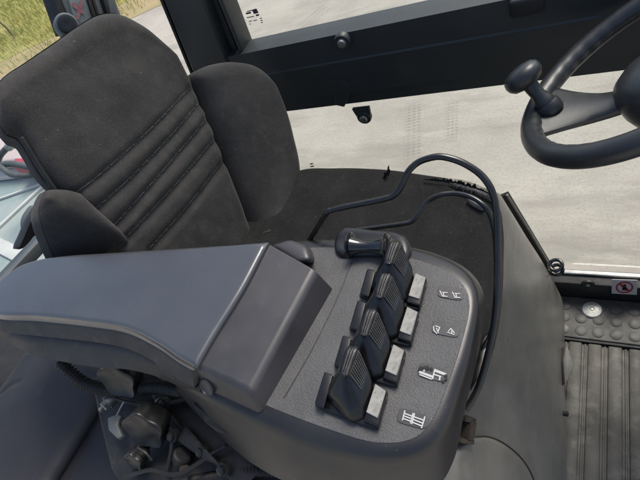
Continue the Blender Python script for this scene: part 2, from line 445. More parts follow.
# pressed swage on the rail
bm = bmesh.new()
q = [P(318, 83, y=.741), P(345, 84, y=.741), P(352, 92, y=.744), P(343, 110, y=.746), P(334, 108, y=.746), P(332, 93, y=.744)]
poly_bm([a + Vector((0, .012, 0)) for a in q], [a + Vector((0, .0088, 0)) for a in q], .0022, 2, bm); mk('pressing', bm, FRAME, rail)
def slab_like(C, r):
    q = [C + Vector((a * r, -.0035, b)) for a, b in ((-1, 0), (1, 0), (1.25, .026), (-1.25, .026))]
    return poly_bm(q, [p + Vector((0, .008, 0)) for p in q], .0012, 2)
def bolt(px, py, y, tabr, parent, parent_tab=False):
    C = P(px, py, y=y)
    t = mk('bolt_tab', lathe_bm([(0, .005), (tabr, .005), (tabr, -.004), (tabr * .9, -.007), (0, -.007)], C, (0, 1, 0), 28), FRAME, parent)
    if parent_tab: mk('tab_plate', slab_like(C, tabr), FRAME, t)
    mk('bolt', lathe_bm([(0, .0), (tabr * .55, 0), (tabr * .55, -.009), (tabr * .45, -.012), (tabr * .2, -.013), (0, -.012)], C, (0, 1, 0), 24), STEEL, t)
bolt(343, 41, .744, .0165, door); bolt(364.5, 116.5, .7585, .0165, door, True)
def pane(x0, x1, z0, z1, y, name, parent):
    return mk(name, box_bm((x0 + x1) / 2, y, (z0 + z1) / 2, x1 - x0, .005, z1 - z0, 0), GLASS, parent, smooth=False)
up = pane(-.80, .75, -.434, .25, .782, 'upper_pane', door)
lo = pane(-.80, .75, -1.25, -.604, .782, 'lower_pane', door)
# glass maker's print in the corner of the upper pane
bm = bmesh.new()
for (x0, y0, x1, y1, w) in [(246, 13.6, 251, 12.4, 0.00167), (247, 11.4, 252, 10.2, 0.00083), (253, 11.8, 257.5, 10.6, 0.00458), (247, 17.6, 254, 16.2, 0.00083), (256, 15.4, 259, 14.6, 0.00167),
                            (249, 21.4, 252, 20.8, 0.00075), (253.5, 20.6, 257, 19.8, 0.00075), (260, 18.4, 262, 17.9, 0.00083), (260.6, 20.6, 262.6, 20.1, 0.00083), (249.5, 24.2, 251, 23.8, 0.00063), (261, 22.6, 262.6, 22.2, 0.00083)]:
    a, b = P(x0, y0, y=.7785), P(x1, y1, y=.7785)
    poly_bm([a + Vector((0, 0, -w)), b + Vector((0, 0, -w)), b + Vector((0, 0, w)), a + Vector((0, 0, w))], [a + Vector((0, -.0006, -w)), b + Vector((0, -.0006, -w)), b + Vector((0, -.0006, w)), a + Vector((0, -.0006, w))], 0, 1, bm)
mk('glass_print', bm, DARKLBL, up, smooth=False)
bm = bmesh.new()
for (x0, y0, x1, y1) in [(310, 164, 313, 163.5), (310.5, 166.5, 314, 166)]:
    a, b = P(x0, y0, y=.7785), P(x1, y1, y=.7785); w = .002
    poly_bm([a + Vector((0, 0, -w)), b + Vector((0, 0, -w)), b + Vector((0, 0, w)), a + Vector((0, 0, w))], [a + Vector((0, -.0006, -w)), b + Vector((0, -.0006, -w)), b + Vector((0, -.0006, w)), a + Vector((0, -.0006, w))], 0, 1, bm)
mk('glass_print', bm, HOSE, lo, smooth=False)
# gleam of the upper pane's lower edge, painted as a pale tube, grab handle
bm = tube_bm([P(357, 35.5, y=.772), P(560, -1, y=.772), P(700, -26, y=.772)], .0022, 8); mk('pane_gleam', bm, TRIM, door)
bm = box_bm(0, 0, 0, .05, .03, .03, .006)
q = P(527, 3, y=.755)
for v in bm.verts: v.co += q
mk('handle', bm, RUB, door)
# slanted lower rear edge of the door opening
q0 = [(499, 198), (508, 194.5), (530, 231), (554, 271), (548, 279)]
fr = PL(q0, y=.735); bm = bmesh.new()
poly_bm([a + Vector((0, .012, 0)) for a in fr], fr, .003, 2, bm); mk('slanted_frame', bm, RUB, door)
bm = tube_bm(PL([(507, 195), (530, 232), (552, 269.5)], y=.731), .0028, 8); mk('frame_edge', bm, STEEL, door)

# door sill with riser, warning sticker and tread plate
sill = thing('door_sill', 'black door sill riser with studded tread plate and warning sticker', 'sill', (.2, .7, FZ))
bm = box_bm(.33, .742, -1.295, .87, .046, .085, .003); mk('riser', bm, RUB, sill)
bm = box_bm(.33, .752, -1.2475, .88, .012, .008, .002); mk('sill_bar', bm, ALU, sill)
st = PL([(612, 279.6), (637.5, 280.4), (637, 295), (611.6, 293.6)], y=.7175)
stk = mk('warning_sticker', poly_bm([a + Vector((0, .0015, 0)) for a in st], st, .0004, 1), mat('sticker white', (.72, .70, .70), (.66, .62, .62), 60, .5), sill)
cc = sum(st, Vector()) / 4; ux = (st[1] - st[0]).normalized(); uz = Vector((0, 0, 1)); hw = (st[1] - st[0]).length / 2
bm = bmesh.new(); ring_o = []; ring_i = []
rz_ = (st[0] - st[3]).length * .41; rx_ = hw * .70
for k in range(40):
    a = k / 40 * 2 * math.pi
    ring_o.append(bm.verts.new(cc + ux * math.cos(a) * rx_ + uz * math.sin(a) * rz_ + Vector((0, -.0009, 0))))
    ring_i.append(bm.verts.new(cc + ux * math.cos(a) * rx_ * .80 + uz * math.sin(a) * rz_ * .80 + Vector((0, -.0009, 0))))
for k in range(40):
    j = (k + 1) % 40; bm.faces.new((ring_o[k], ring_o[j], ring_i[j], ring_i[k]))
d = (ux * rx_ * .62 - uz * rz_ * .62); e = (ux * rx_ + uz * rz_).normalized() * .0035
bm.faces.new([bm.verts.new(cc + x_ + Vector((0, -.0011, 0))) for x_ in (-d - e, -d + e, d + e, d - e)])
mk('prohibition_ring', bm, RED, stk, smooth=False)
bm = bmesh.new()       # seated-passenger pictogram
for (ox, oz, w, h) in [(0, .42, .13, .16), (-.02, .12, .20, .24), (.08, -.12, .26, .14), (.16, -.32, .12, .22), (-.12, -.3, .1, .2)]:
    C = cc + ux * ox * rx_ + uz * oz * rz_ + Vector((0, -.0015, 0))
    bm.faces.new([bm.verts.new(C + ux * a * w * rx_ + uz * b * h * rz_) for a, b in [(-1, -.7), (-.7, -1), (.7, -1), (1, -.7), (1, .7), (.7, 1), (-.7, 1), (-1, .7)]])
mk('pictogram', bm, mat('dark red print', (.13, .02, .03), None, rough=.6), stk, smooth=False)
for (px, py, r) in [(588, 284.5, .010)]:
    C = P(px, py, y=.7175); w = mk('riser_washer', lathe_bm([(0, .004), (r * 1.6, .004), (r * 1.6, -.001), (0, -.001)], C, (0, 1, 0), 24), RUB, sill)
    mk('riser_screw', lathe_bm([(0, 0), (r * .55, 0), (r * .5, -.004), (0, -.005)], C, (0, 1, 0), 16), STEEL, w)
TZ = FZ + .014
bm = box_bm(.33, .657, (FZ + TZ) / 2, .87, .122, TZ - FZ + .004, .002); tread = mk('tread_plate', bm, TREAD, sill)
bm = bmesh.new(); x0 = P(565, 307, z=TZ).x
for r_ in range(3):
    for i in range(19):
        x = x0 + .0405 * i + random.uniform(-.0006, .0006); y = .6895 - .036 * r_
        if x > .75: continue
        lathe_bm([(.0142, -.0015), (.0140, .0018), (.0125, .0028), (.004, .0030), (0, .0030)], (x, y, TZ + .0015), (0, 0, 1), 20, bm)
mk('stud', bm, TREAD, tread)['kind'] = 'stuff'
C = P(592, 309.5, z=TZ + .006)
wd = mk('steel_washer', lathe_bm([(0, -.004), (.0235, -.004), (.0245, -.001), (.0225, .0022), (.012, .004), (.006, .0042), (.0055, .002), (0, .002)], C, (0, 0, 1), 32), ALU, sill)
mk('screw', lathe_bm([(0, .0), (.0045, .002), (.0035, .0048), (0, .005)], C, (0, 0, 1), 14), STEEL, wd)
# edge trim of tread
bm = box_bm(.33, .592, FZ + .005, .87, .008, .014, .0015); mk('tread_trim', bm, GREASE, sill)
# ribbed mat
bm = bmesh.new(); pr = []; x = -.08
xr = P(586, 400, z=FZ).x
x = xr - .045 * 3
while x < .72:
    pr += [(x, 0), (x + .0015, .006), (x + .005, .0078), (x + .027, .0078), (x + .0305, .006), (x + .032, 0), (x + .0365, .0), (x + .0375, .0035), (x + .0405, .0035), (x + .0415, 0)]; x += .045
ys = [-.22 + .04 * i for i in range(21)]; ys[-1] = .585
rs = [[Vector((a, y, FZ + .003 + b + .0012 * noise.noise(Vector((a * 9, y * 6, 2))))) for a, b in pr] for y in ys]
rings(bm, rs, False, False, closed=False)
tag(mk('floor_mat', bm, MAT, ang=30), 'worn grey ribbed rubber mat on the cab floor', 'floor mat')

# pillar beside the upper pane, leaning
def post_bm(base, top, w, d, steps, lean=0):
    pass
pl = thing('cab_pillar', 'dark slanting cab pillar between seat and door panes', 'pillar', P(240, 160, y=.76))
def strip_prism(e0, e1, y0, y1, ext=(0, 0), bev=.004):
    """prism between two photo edges carried to plane y0, given depth to y1"""
    a0, a1 = P(*e0[0], y=y0), P(*e0[1], y=y0); b0, b1 = P(*e1[0], y=y0), P(*e1[1], y=y0)
    a0, a1 = a0 + (a0 - a1) * ext[0], a1 + (a1 - a0) * ext[1]; b0, b1 = b0 + (b0 - b1) * ext[0], b1 + (b1 - b0) * ext[1]
    q = [a0, b0, b1, a1]; t = Vector((0, y1 - y0, 0))
    return poly_bm([p + t for p in q], q, bev, 3)
mk('pillar_box', strip_prism(((163, 0), (191, 69)), ((203, 0), (228, 62)), .745, .83, (.8, 4.5), .006), FRAME, pl)
mk('pillar_flange', strip_prism(((203.6, 0), (228.6, 62)), ((217, 0), (241, 58)), .768, .82, (.8, 4.5), .003), RUB, pl)
mk('pillar_trim', strip_prism(((217.5, 0), (241.5, 58)), ((222, 0), (245, 57)), .760, .81, (.8, 2.0), .002), FRAME, pl)
mk('pillar_seal', strip_prism(((159.5, 0), (188, 69)), ((162.5, 0), (190.5, 69)), .753, .80, (.8, 4.5), .001), RUB, pl)

# rear window: sill bar, pane, and the rear post with its pulley
RX = -.92
rw = thing('rear_window', 'rear cab window pane with pale grey sill bar beside the armrest', 'window', (RX, .3, -.5))
a, b = P(10, 274.5, x=RX), P(46, 236, x=RX); dv = (b - a)
bm = bmesh.new()
a2, b2 = a - dv * .4, b + dv * 5
h = Vector((0, 0, .020)); t = Vector((-.03, 0, 0))
mk('window_sill', poly_bm([a2 - h, b2 - h, b2 - h + t, a2 - h + t], [a2 + h * .2, b2 + h * .2, b2 + h * .2 + t, a2 + h * .2 + t], .003, 3), GREY, rw)
q = [a2 + t * .4 + h * .2, b2 + t * .4 + h * .2]; topz = Vector((0, 0, .55))
mk('pane', poly_bm([q[0], q[1], q[1] + Vector((-.005, 0, 0)), q[0] + Vector((-.005, 0, 0))], [q[0] + topz, q[1] + topz, q[1] + topz + Vector((-.005, 0, 0)), q[0] + topz + Vector((-.005, 0, 0))], 0), GLASS, rw, smooth=False)

rp = thing('rear_post', 'blue grey metal post with red marks and round pulley behind the headrest', 'post', P(100, 60, x=-.9))
def xprism(q, x0, x1, bev=.003):
    f = PL(q, x=x0); t = Vector((x1 - x0, 0, 0)); return poly_bm([p + t for p in f], f, bev, 3)
body = mk('post_body', xprism([(53, -20), (108, -20), (150, 90), (105, 100)], -.905, -.96), GREY, rp)
mk('edge_strip', xprism([(50, -12), (55.5, -12), (72, 32), (66, 34)], -.895, -.93, .002), RUB, rp)
plate = mk('decal_plate', xprism([(66, -14), (88, -14), (102, 28), (80, 40)], -.8985, -.906, .002), mat('grey plate', (.20, .235, .235), (.16, .19, .19), 20, .5), rp)
bm = bmesh.new()
for (x0, y0, x1, y1, w) in [(72, 4, 84, 13, .004), (82, 1, 77, 19, .004), (74, 3, 79, 8, .003)]:
    a, b = P(x0, y0, x=-.897), P(x1, y1, x=-.897); sd = (b - a).cross(Vector((1, 0, 0))).normalized() * w
    bm.faces.new([bm.verts.new(p) for p in (a - sd, b - sd, b + sd, a + sd)])
mk('red_mark', bm, REDF, plate, smooth=False)
for (x0, x1) in ((88.5, 91.5), (93, 95.5), (104, 107)):
    mk('groove_strip', xprism([(x0 - 5, -14), (x1 - 5, -14), (x1 + 7, 22), (x0 + 7, 24)], -.893, -.906, .001), RUB, rp)
mk('edge_flange', xprism([(106, -20), (112, -20), (119, 16), (112, 18)], -.89, -.95, .003), GREY, rp)
C = P(67, 25, x=-.87); axd = Vector((.86, -.42, .25)).normalized()
pul = mk('pulley', lathe_bm([(0, -.03), (.018, -.03), (.0215, -.026), (.0215, .0), (.0185, .004), (.0, .004)], C, axd, 32), GREY, rp)
mk('pulley_face', lathe_bm([(0, .0035), (.0165, .0035), (.0165, .007), (.012, .0085), (.004, .007), (0, .007)], C, axd, 28), KNOB, pul)

# machine body behind the cab
HZ = -.95
eh = thing('engine_deck', 'pale teal machine deck with white seams behind the rear window', 'machine deck', (-1.9, .5, HZ - .4))
deck = mk('deck_panel', box_bm(-2.70, .845, HZ - .05, 2.6, .93, .1, .02), TEAL, eh)
def trim(a, b, w, z=HZ, e=.6):
    A, B = P(*a, z=z), P(*b, z=z); dd = (B - A); A = A - dd * e; B = B + dd * e; sd = Vector((-dd.y, dd.x, 0)).normalized() * w
    return poly_bm([A - sd, B - sd, B + sd, A + sd], [p + Vector((0, 0, .012)) for p in (A - sd, B - sd, B + sd, A + sd)], .003, 2)
mk('trim_strip', trim((0, 228), (48, 183), .010), TRIM, eh)
mk('trim_strip', trim((0, 246), (26, 259), .030, e=.25), TRIM, eh)
mk('trim_strip', trim((0, 200), (40, 186), .006), TRIM, eh)
rb = thing('red_bonnet', 'pinkish white machine bonnet, paled by painted-in window reflections, with a red patch behind the seat', 'bonnet', (-2.6, 1.2, HZ))
pk = PL([(-60, 205), (44, 180), (62, 172), (40, 150)], z=HZ + .02)
bq = [P(-70, 190, z=HZ + .002), P(50, 176.5, z=HZ + .002), P(75, 140, z=HZ + .002), P(-20, 105, z=HZ + .002)]
tq = [P(-70, 176, z=HZ + .05), P(40, 168, z=HZ + .05), P(66, 135, z=HZ + .05), P(-20, 100, z=HZ + .05)]
mk('bonnet_side', poly_bm(bq, tq, .015, 3), PALE, rb)
q = [P(24, 176.5, z=HZ + .052), P(46, 173.5, z=HZ + .052), P(44, 168, z=HZ + .052), P(27, 168, z=HZ + .052)]
mk('red_panel', poly_bm(q, [p + Vector((0, 0, .07)) for p in q], .006, 2), REDP, rb)
tq2 = [p + Vector((0, 0, .002)) for p in tq]; tq3 = [p + Vector((.0, .0, .06)) for p in tq]
mk('bonnet_top', poly_bm(tq2, tq3, .02, 4), PALE, rb)
hz = HZ + .24
hs = thing('hydraulic_hose', 'grey looped hose with steel fitting outside the rear window', 'hose', P(5, 165, z=hz))
mk('hose', tube_bm(cr([P(-14, 172, z=hz), P(-2, 167, z=hz), P(8, 164, z=hz + .02), P(25, 166, z=hz + .02), P(46, 173, z=hz), P(64, 186, z=hz - .04)], 8), .013, 12), HOSE, hs)
mk('hose', tube_bm(cr([P(-10, 160, z=hz + .02), P(2, 168, z=hz + .02), P(12, 174.5, z=hz + .01), P(26, 176, z=hz), P(44, 172.5, z=hz - .02)], 8), .012, 12), HOSE, hs)
hp = mk('bent_pipe', tube_bm(cr([P(-3, 164, z=hz), P(0, 156, z=hz + .03), P(6, 149, z=hz + .05), P(11, 145.5, z=hz + .05)], 8), .012, 12), HOSE, hs)
mk('fitting', tube_bm([P(7.5, 148, z=hz + .053), P(12, 145, z=hz + .053)], .0155, 12), STEEL, hs)

# ------------------------------------------------------------------ operator seat
NB = Vector((1, 0, .2)); DB = -.694; NBu = NB.normalized()
def PB(px, py, f=0): return P(px, py, n=NB, d=DB + f)
seat = thing('operator_seat', 'dark grey fabric operator seat with stitched backrest and torn cushion edge', 'seat', (-.38, .38, -.75))
seams = [[PB(*q) for q in s] for s in (
    [(66, 204), (99, 178), (140, 141), (168, 113), (192, 89)], [(92, 216), (131, 179), (165, 143), (202, 103)],
    [(110, 234), (156, 179), (208, 120)], [(124, 243), (178, 182), (216, 140)], [(150, 251), (190, 203), (226, 160)])]
left = cr([PB(*q) for q in [(148, 290), (118, 250), (84, 212), (49, 176), (34, 152), (24, 137), (12, 131), (5, 120), (2, 105)]], 8)
right = cr([PB(*q) for q in [(262, 250), (251, 218), (235, 175), (216, 128), (204, 100), (192, 74), (182, 56)]], 8)
top = cr([PB(*q) for q in [(2, 105), (1, 84), (12, 70), (30, 58), (58, 39), (85, 20), (105, 9), (122, 8), (138, 15), (152, 25), (168, 40), (182, 56)]], 8)
bot = cr([PB(*q) for q in [(148, 290), (200, 275), (262, 250)]], 8)
def hback(u, v, p):
    h = -.030 * edge_round(u, v, .30, .42, .030)
    h += .012 * math.sin(math.pi * u) * math.sin(math.pi * min(1, v * 1.1))
    ds = [seg_d(p, s) for s in seams]; d_ = min(ds)
    h -= .0036 * math.exp(-(d_ / .0085) ** 2) 
    h += .0018 * math.sin(min(1, d_ / .016) * math.pi / 2) * max(0, min(1, (.75 - v) / .2))
    h += .0022 * noise.noise(p * 14) + .0012 * noise.noise(p * 34)
    return h
bmb = coons(bot, right, top, left, 130, 190, hback, .065, NBu)
from mathutils.bvhtree import BVHTree
bvh = BVHTree.FromBMesh(bmb)
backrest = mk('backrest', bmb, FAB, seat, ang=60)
# fine stitch lines lying on the seams
def stitch(line, n=110):
    bm = bmesh.new(); pts = []
    for p in resample(cr(line, 8), n):
        hit = bvh.ray_cast(p + NBu * .1 + Vector((0, 0, .0042)), -NBu)[0]
        if hit: pts.append(hit + NBu * .0002)
    for a, b in zip(pts, pts[1:]):
        if random.random() < .8: tube_bm([a, a.lerp(b, .35), a.lerp(b, random.uniform(.55, .8))], random.uniform(.0005, .0007), 5, bm=bm)
    return bm
for sm in seams: mk('stitch_line', stitch(sm), SEAM, backrest)
# far side wing
lw = cr([PB(*q) for q in [(262, 246), (251, 218), (235, 175), (216, 130), (204, 100), (194, 78)]], 8)
rw_ = cr([PB(*q, .062) for q in [(272, 232), (291, 206), (303, 182), (303, 160), (297, 132), (290, 110), (280, 86)]], 8)
tw = cr([PB(194, 78), PB(199, 70, .012), PB(214, 63, .025), PB(238, 60, .04), PB(260, 66, .052), PB(280, 86, .062)], 8)
bw = cr([PB(262, 246), PB(268, 240, .03), PB(272, 232, .062)], 8)
def hw1(u, v, p): return -.020 * edge_round(u, v, .14, .33, .026) + .016 * math.sin(math.pi * min(1, u * 1.0)) * (.5 + .5 * math.sin(math.pi * v)) + .002 * noise.noise(p * 13)
mk('side_wing', coons(bw, rw_, tw, lw, 60, 100, hw1, .10, NBu), FAB, seat, ang=60)
# near side wing
ln = cr([PB(68, 276, -.10), PB(60, 258, -.06), PB(52, 238, -.02), PB(47, 222, .01), PB(45, 208, .02), PB(48, 197, .03)], 8)
rn = cr([PB(158, 276, -.06), PB(146, 254, -.02), PB(133, 236, .005), PB(117, 221, .012), PB(98, 204, .012), PB(82, 190, .012)], 8)
tn = cr([PB(48, 197, .03), PB(51, 190, .03), PB(56, 187, .028), (PB(69, 187, .02)), PB(82, 190, .012)], 8)
bn = [PB(68, 276, -.10), PB(158, 276, -.06)]
fold = [PB(66, 218, .03), PB(80, 232, .03), PB(101, 256, .03)]
def hw2(u, v, p): return -.026 * edge_round(u, v, .13, .30, .04) + .022 * math.sin(math.pi * u) * math.sin(math.pi * min(1, .25 + v * .75)) + .0018 * noise.noise(p * 15) - .0020 * math.exp(-(seg_d(p, fold) / .004) ** 2)
mk('side_wing', coons(bn, rn, tn, ln, 70, 90, hw2, .06, NBu), FAB, seat, ang=60)
# plastic shell edge showing at the left of the backrest
bm = tube_bm(cr([PB(22, 138, -.012), PB(34, 157, -.012), PB(49, 181, -.012), PB(70, 212, -.012)], 8), .004, 10); mk('shell_edge', bm, RUB, seat)
# cushion
CZ = -.60
of = PL([(262, 192), (303, 174), (340, 171), (390, 173), (432, 178.5), (466, 184.5), (488, 192.5), (498.5, 205), (499, 240), (497, 285), (489, 325), (474, 352), (440, 372)], z=CZ - .026)
back = [Vector((-.62, .14, CZ)), Vector((-.63, .34, CZ)), Vector((-.62, .50, CZ))]
outl = cr(of + [Vector((-.20, .10, CZ)), Vector((-.45, .10, CZ))] + back, 8, True)
outl = [Vector((p.x, p.y, CZ)) for p in outl]
bm = bmesh.new(); rs = []
for (i_, z_) in [(.03, CZ - .13), (.006, CZ - .12), (0, CZ - .09), (-.002, CZ - .05), (.0, CZ - .028), (.004, CZ - .014), (.012, CZ - .004), (.022, CZ), (.034, CZ + .002)]:
    rs.append([p + Vector((0, 0, .0016 * noise.noise(p * 16))) for p in inset(outl, i_, z_)])
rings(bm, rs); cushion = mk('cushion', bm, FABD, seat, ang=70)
# torn front corner: foam sliver and frayed cloth
bm = bmesh.new()
fo = cr(PL([(446, 181), (458, 181.5), (470, 184), (482, 188.4), (491, 193.6), (495, 200), (487, 199.5), (475, 195.5), (464, 191.5), (453, 187.6)], z=CZ - .004), 5, True)
rs = []
for (i_, dz) in ((0, -.018), (.0, .004), (.002, .0085), (.004, .010)):
    rs.append([p + Vector((0, 0, dz)) + Vector((0, 0, .0012 * noise.noise(p * 90))) for p in inset(fo, i_)])
rings(bm, rs); mk('exposed_foam', bm, FOAM, cushion, ang=60)
bm = bmesh.new()
fo = cr(PL([(467, 199), (476, 200), (484, 205), (482, 208), (474, 205)], z=CZ + .008), 4, True)
rings(bm, [[p + Vector((0, 0, dz)) for p in inset(fo, i_)] for i_, dz in ((0, -.006), (.0, .004), (.002, .0055))]); mk('exposed_foam', bm, FOAM, cushion, ang=60)
bm = bmesh.new()
def shred(px, py, dpx, dpy, up, w):
    a = P(px, py, z=CZ); b = P(px + dpx, py + dpy, z=CZ + up); sd = Vector((.8, .5, 0)).normalized() * w; pts = []
    n = 5
    rs_ = []
    for k in range(n + 1):
        t = k / n; p = a.lerp(b, t) + Vector((random.gauss(0, .0012), random.gauss(0, .0012), .01 * math.sin(t * 2.2)))
        ww = w * (1 - .6 * t) * random.uniform(.7, 1.2); s2 = Matrix.Rotation(t * 1.4 * random.uniform(.3, 1), 3, 'Z') @ Vector((.8, .5, 0)).normalized() * ww
        rs_.append([p - s2, p + s2, p + s2 + Vector((0, 0, .0018)), p - s2 + Vector((0, 0, .0018))])
    rings(bm, rs_)
shred(388, 175, 3, -5, .009, .0035); shred(385, 178, 4, -3, .006, .004)
mk('frayed_tuft', bm, FABD, cushion, ang=60); bm = bmesh.new()
def torn(path, up, dn, dz, n=120):
    """ragged strip of cloth along a photo path, lying on the cushion edge"""
    q = resample([Vector((a, b, 0)) for a, b in path], n); o_ = []; i_ = []
    for k, p in enumerate(q):
        fade = min(1, 3.5 * min(k, n - 1 - k) / n)
        a = up * fade * max(.05, .5 + 1.3 * noise.noise(Vector((k * .30, dz * 900, 2))) + .9 * noise.noise(Vector((k * 1.3, dz * 900, 5))))
        b = dn * fade * max(.1, .6 + .8 * noise.noise(Vector((k * .29, dz * 900, 8))))
        o_.append(P(p.x + .25 * a, p.y - a, z=CZ - .004 + dz + .0012 * a)); i_.append(P(p.x, p.y + b, z=CZ - .006 + dz))
    t = Vector((0, 0, .0016)); rings(bm, [[a, b, b + t, a + t] for a, b in zip(o_, i_)])
torn([(424, 179.6), (440, 181), (454, 182.3), (466, 185.3), (477, 188.2), (487, 192.3), (495, 198)], 2.6, 1.3, .0115)
mk('frayed_cloth', bm, FABD, cushion, ang=60); bm = bmesh.new()
torn([(448, 186.5), (458, 190.2), (468, 193.6), (478, 197.5), (486, 201.5), (493, 205)], 3.8, 2.6, .0125); mk('frayed_cloth', bm, FABD, cushion, ang=60)
# recline paddle at the back
bm = bmesh.new()
q = cr([P(*a, x=-.80) for a in [(40, 207), (34, 214), (29, 224), (24, 236), (19, 247), (20, 249.5), (26, 247), (34, 238), (42, 228)]], 6, True)
rings(bm, [[p + Vector((d_, 0, 0)) + (cen_ - p) * s_ for p in q] for cen_ in [sum(q, Vector()) / len(q)] for d_, s_ in ((-.02, .12), (-.017, 0), (-.004, 0), (0, .15))]); mk('recline_paddle', bm, KNOB, seat)
q = cr([P(*a, x=-.83) for a in [(38, 206), (30, 212), (26, 222), (28, 233), (36, 236), (44, 226)]], 6, True); bm = bmesh.new()
rings(bm, [[p + Vector((d_, 0, 0)) + (cen_ - p) * s_ for p in q] for cen_ in [sum(q, Vector()) / len(q)] for d_, s_ in ((-.02, .12), (-.017, 0), (-.004, 0), (0, .15))]); mk('recline_boss', bm, HOSE, seat)

# ------------------------------------------------------------------ pedestal under the seat
def ped_prof(y):
    k = (.62 - y) / .4
    k = max(-.2, min(1.2, k))
    return [(-.40, -.735), (-.26, -.737), (-.200, -.745), (-.172, -.775), (-.158, -.83), (-.140, -.90), (-.118 + .006 * k, -.985), (-.095 + .012 * k, -1.07), (-.068 + .018 * k, -1.19), (-.052 + .024 * k, -1.27), (-.046 + .028 * k, -1.345)]
def ped_row(y, n=48): return resample(cr([Vector((x, y, z)) for x, z in ped_prof(y)], 8), n)
ped = thing('seat_pedestal', 'smooth grey moulded pedestal cover in front of the seat cushion', 'pedestal', (-.1, .35, FZ))
ys = [.70, .698, .692, .68, .66] + [.64 - .02 * i for i in range(33)]
bm = bmesh.new(); rs = []
for y in ys:
    sh = 0 if y < .66 else (1 - math.sqrt(max(0, 1 - ((y - .66) / .04) ** 2))) * .025
    rs.append([Vector((p.x, min(p.y, .565 + .135 * max(0, min(1, (-.755 - p.z) / .07))), p.z)) + Vector((-sh, 0, -sh * .5)) + Vector((1, 0, .3)) * (.004 * noise.noise(Vector((p.y * 5, p.z * 4, 1)))) for p in ped_row(y)])
rings(bm, rs, False, False, closed=False)
bm.faces.new([v for v in list(bm.verts)[:48]] )
mk('cover', bm, PED, ped, ang=50)
def on_ped(px, py, lift=0):
    r = ray(px, py); s = .9
    while s < 1e9:
        q = r * (s * .001)
        row = ped_prof(q.y)
        # surface x at this z
        xs_ = None
        for (x0_, z0_), (x1_, z1_) in zip(row, row[1:]):
            if z1_ <= q.z <= z0_: xs_ = x0_ + (x1_ - x0_) * (z0_ - q.z) / max(1e-9, z0_ - z1_)
        if xs_ is not None and q.x <= xs_ + lift: return q
        s += .002 * s * .2 + .0008
        if s > 5: return r * .0022
# front lower cap with its curved seam
seam = cr([on_ped(*q, .002) for q in [(474, 437), (488, 437), (503, 443), (518, 455), (529, 470), (538, 492)]], 8)
low = cr([on_ped(*q, .002) for q in [(462, 440), (452, 452), (446, 466), (446, 480), (450, 495), (470, 500)]], 8)
nrm = Vector((.85, -.25, .46)).normalized()
A = resample(seam, 40); B_ = resample(low, 40)
bm = coons([A[0], B_[0]], B_, [A[-1], B_[-1]], A, 16, 40, lambda u, v, p: .0075 - .0075 * edge_round(u, v, .07, .12, .008) + .004 * math.sin(math.pi * u), .012, nrm)
mk('lower_cap', bm, PED, ped, ang=50)
bm = tube_bm([p + nrm * .001 for p in resample(seam, 40)], .0016, 8); mk('cap_seam', bm, RUB, ped)
# rusty strap bracket
bk = bmesh.new(); pz = -.66
for q in ([(466, 417), (477, 419), (476, 424), (465.5, 422)], [(471.5, 421), (477, 423), (474, 441), (469, 440)], [(462, 439), (475, 440), (474.5, 445), (461, 443.5)]):
    a = [on_ped(*t, .022) for t in q]; poly_bm([p - nrm * .02 for p in a], a, .0015, 2, bk)
mk('rusty_bracket', bk, RUST, ped)
# bright lip by the mat
q = [P(*a, z=-1.25) for a in [(566, 344), (570, 352), (574, 366), (569, 378), (565, 384), (563, 360)]]
mk('pedestal_lip', poly_bm([p + Vector((-.01, 0, -.03)) for p in q], q, .002, 2), TREAD, ped)
bm = bmesh.new(); q = P(567, 414, z=-1.27); lathe_bm([(0, -.01), (.006, -.01), (.006, .001), (.004, .003), (0, .003)], q, (1, 0, .2), 14, bm); mk('clip', bm, RUB, ped)
# rubber ring at the frame corner
rg = P(556, 266, y=.70)
bm = bmesh.new()
def ringpts(C, r, ax, n=40):
    ax = Vector(ax).normalized(); u = ax.orthogonal().normalized(); w = ax.cross(u)
    return [C + u * math.cos(k * 2 * math.pi / n) * r + w * math.sin(k * 2 * math.pi / n) * r for k in range(n)]
vdir = Vector((-.1, -.25, 1)).normalized()
tube_bm(ringpts(rg + Vector((0, 0, .004)), .0145, vdir), .0046, 10, True, bm=bm)
tube_bm(ringpts(rg + Vector((.002, -.004, -.012)), .0135, vdir), .0046, 10, True, bm=bm)
tube_bm([rg + Vector((-.012, 0, -.005)), rg + Vector((-.008, .01, -.05))], .008, 10, bm=bm)
tag(mk('coil_stop', bm, GLOSS), 'small black double ring at the corner of door sill and pedestal', 'ring')

# ------------------------------------------------------------------ side console at lower left
sc_ = thing('side_panel', 'dark grey moulded cab side panel with a diagonal crease below the armrest', 'panel', P(50, 430, z=-.62))
n1 = Vector((.15, -.2, .97)).normalized()
lt = cr(PL([(-60, 540), (-40, 460), (-12, 402), (20, 352)], z=-.58), 8)
tp = cr(PL([(20, 352), (50, 340), (80, 350), (112, 372)], z=-.58), 8)
rt_ = cr(PL([(30, 540), (45, 490), (59, 465), (74, 440), (93, 408), (112, 372)], z=-.58), 8)
bt = PL([(-60, 540), (30, 540)], z=-.58)
cre = PL([(-4, 398), (14, 385), (24, 382)], z=-.58)
def hs1(u, v, p): return -.014 * edge_round(u, v, .18, .25, .02) + .010 * math.sin(math.pi * u) + .004 * noise.noise(p * 8) - .003 * math.exp(-(seg_d(p, cre) / .005) ** 2)
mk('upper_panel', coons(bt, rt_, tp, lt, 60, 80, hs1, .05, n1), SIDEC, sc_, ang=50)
lt = cr(PL([(10, 560), (40, 480), (70, 432), (100, 372)], z=-.60), 8)
tp = PL([(100, 372), (150, 392), (215, 430)], z=-.60)
rt_ = cr(PL([(180, 560), (200, 500), (215, 430)], z=-.60), 6)
bt = PL([(10, 560), (180, 560)], z=-.60)
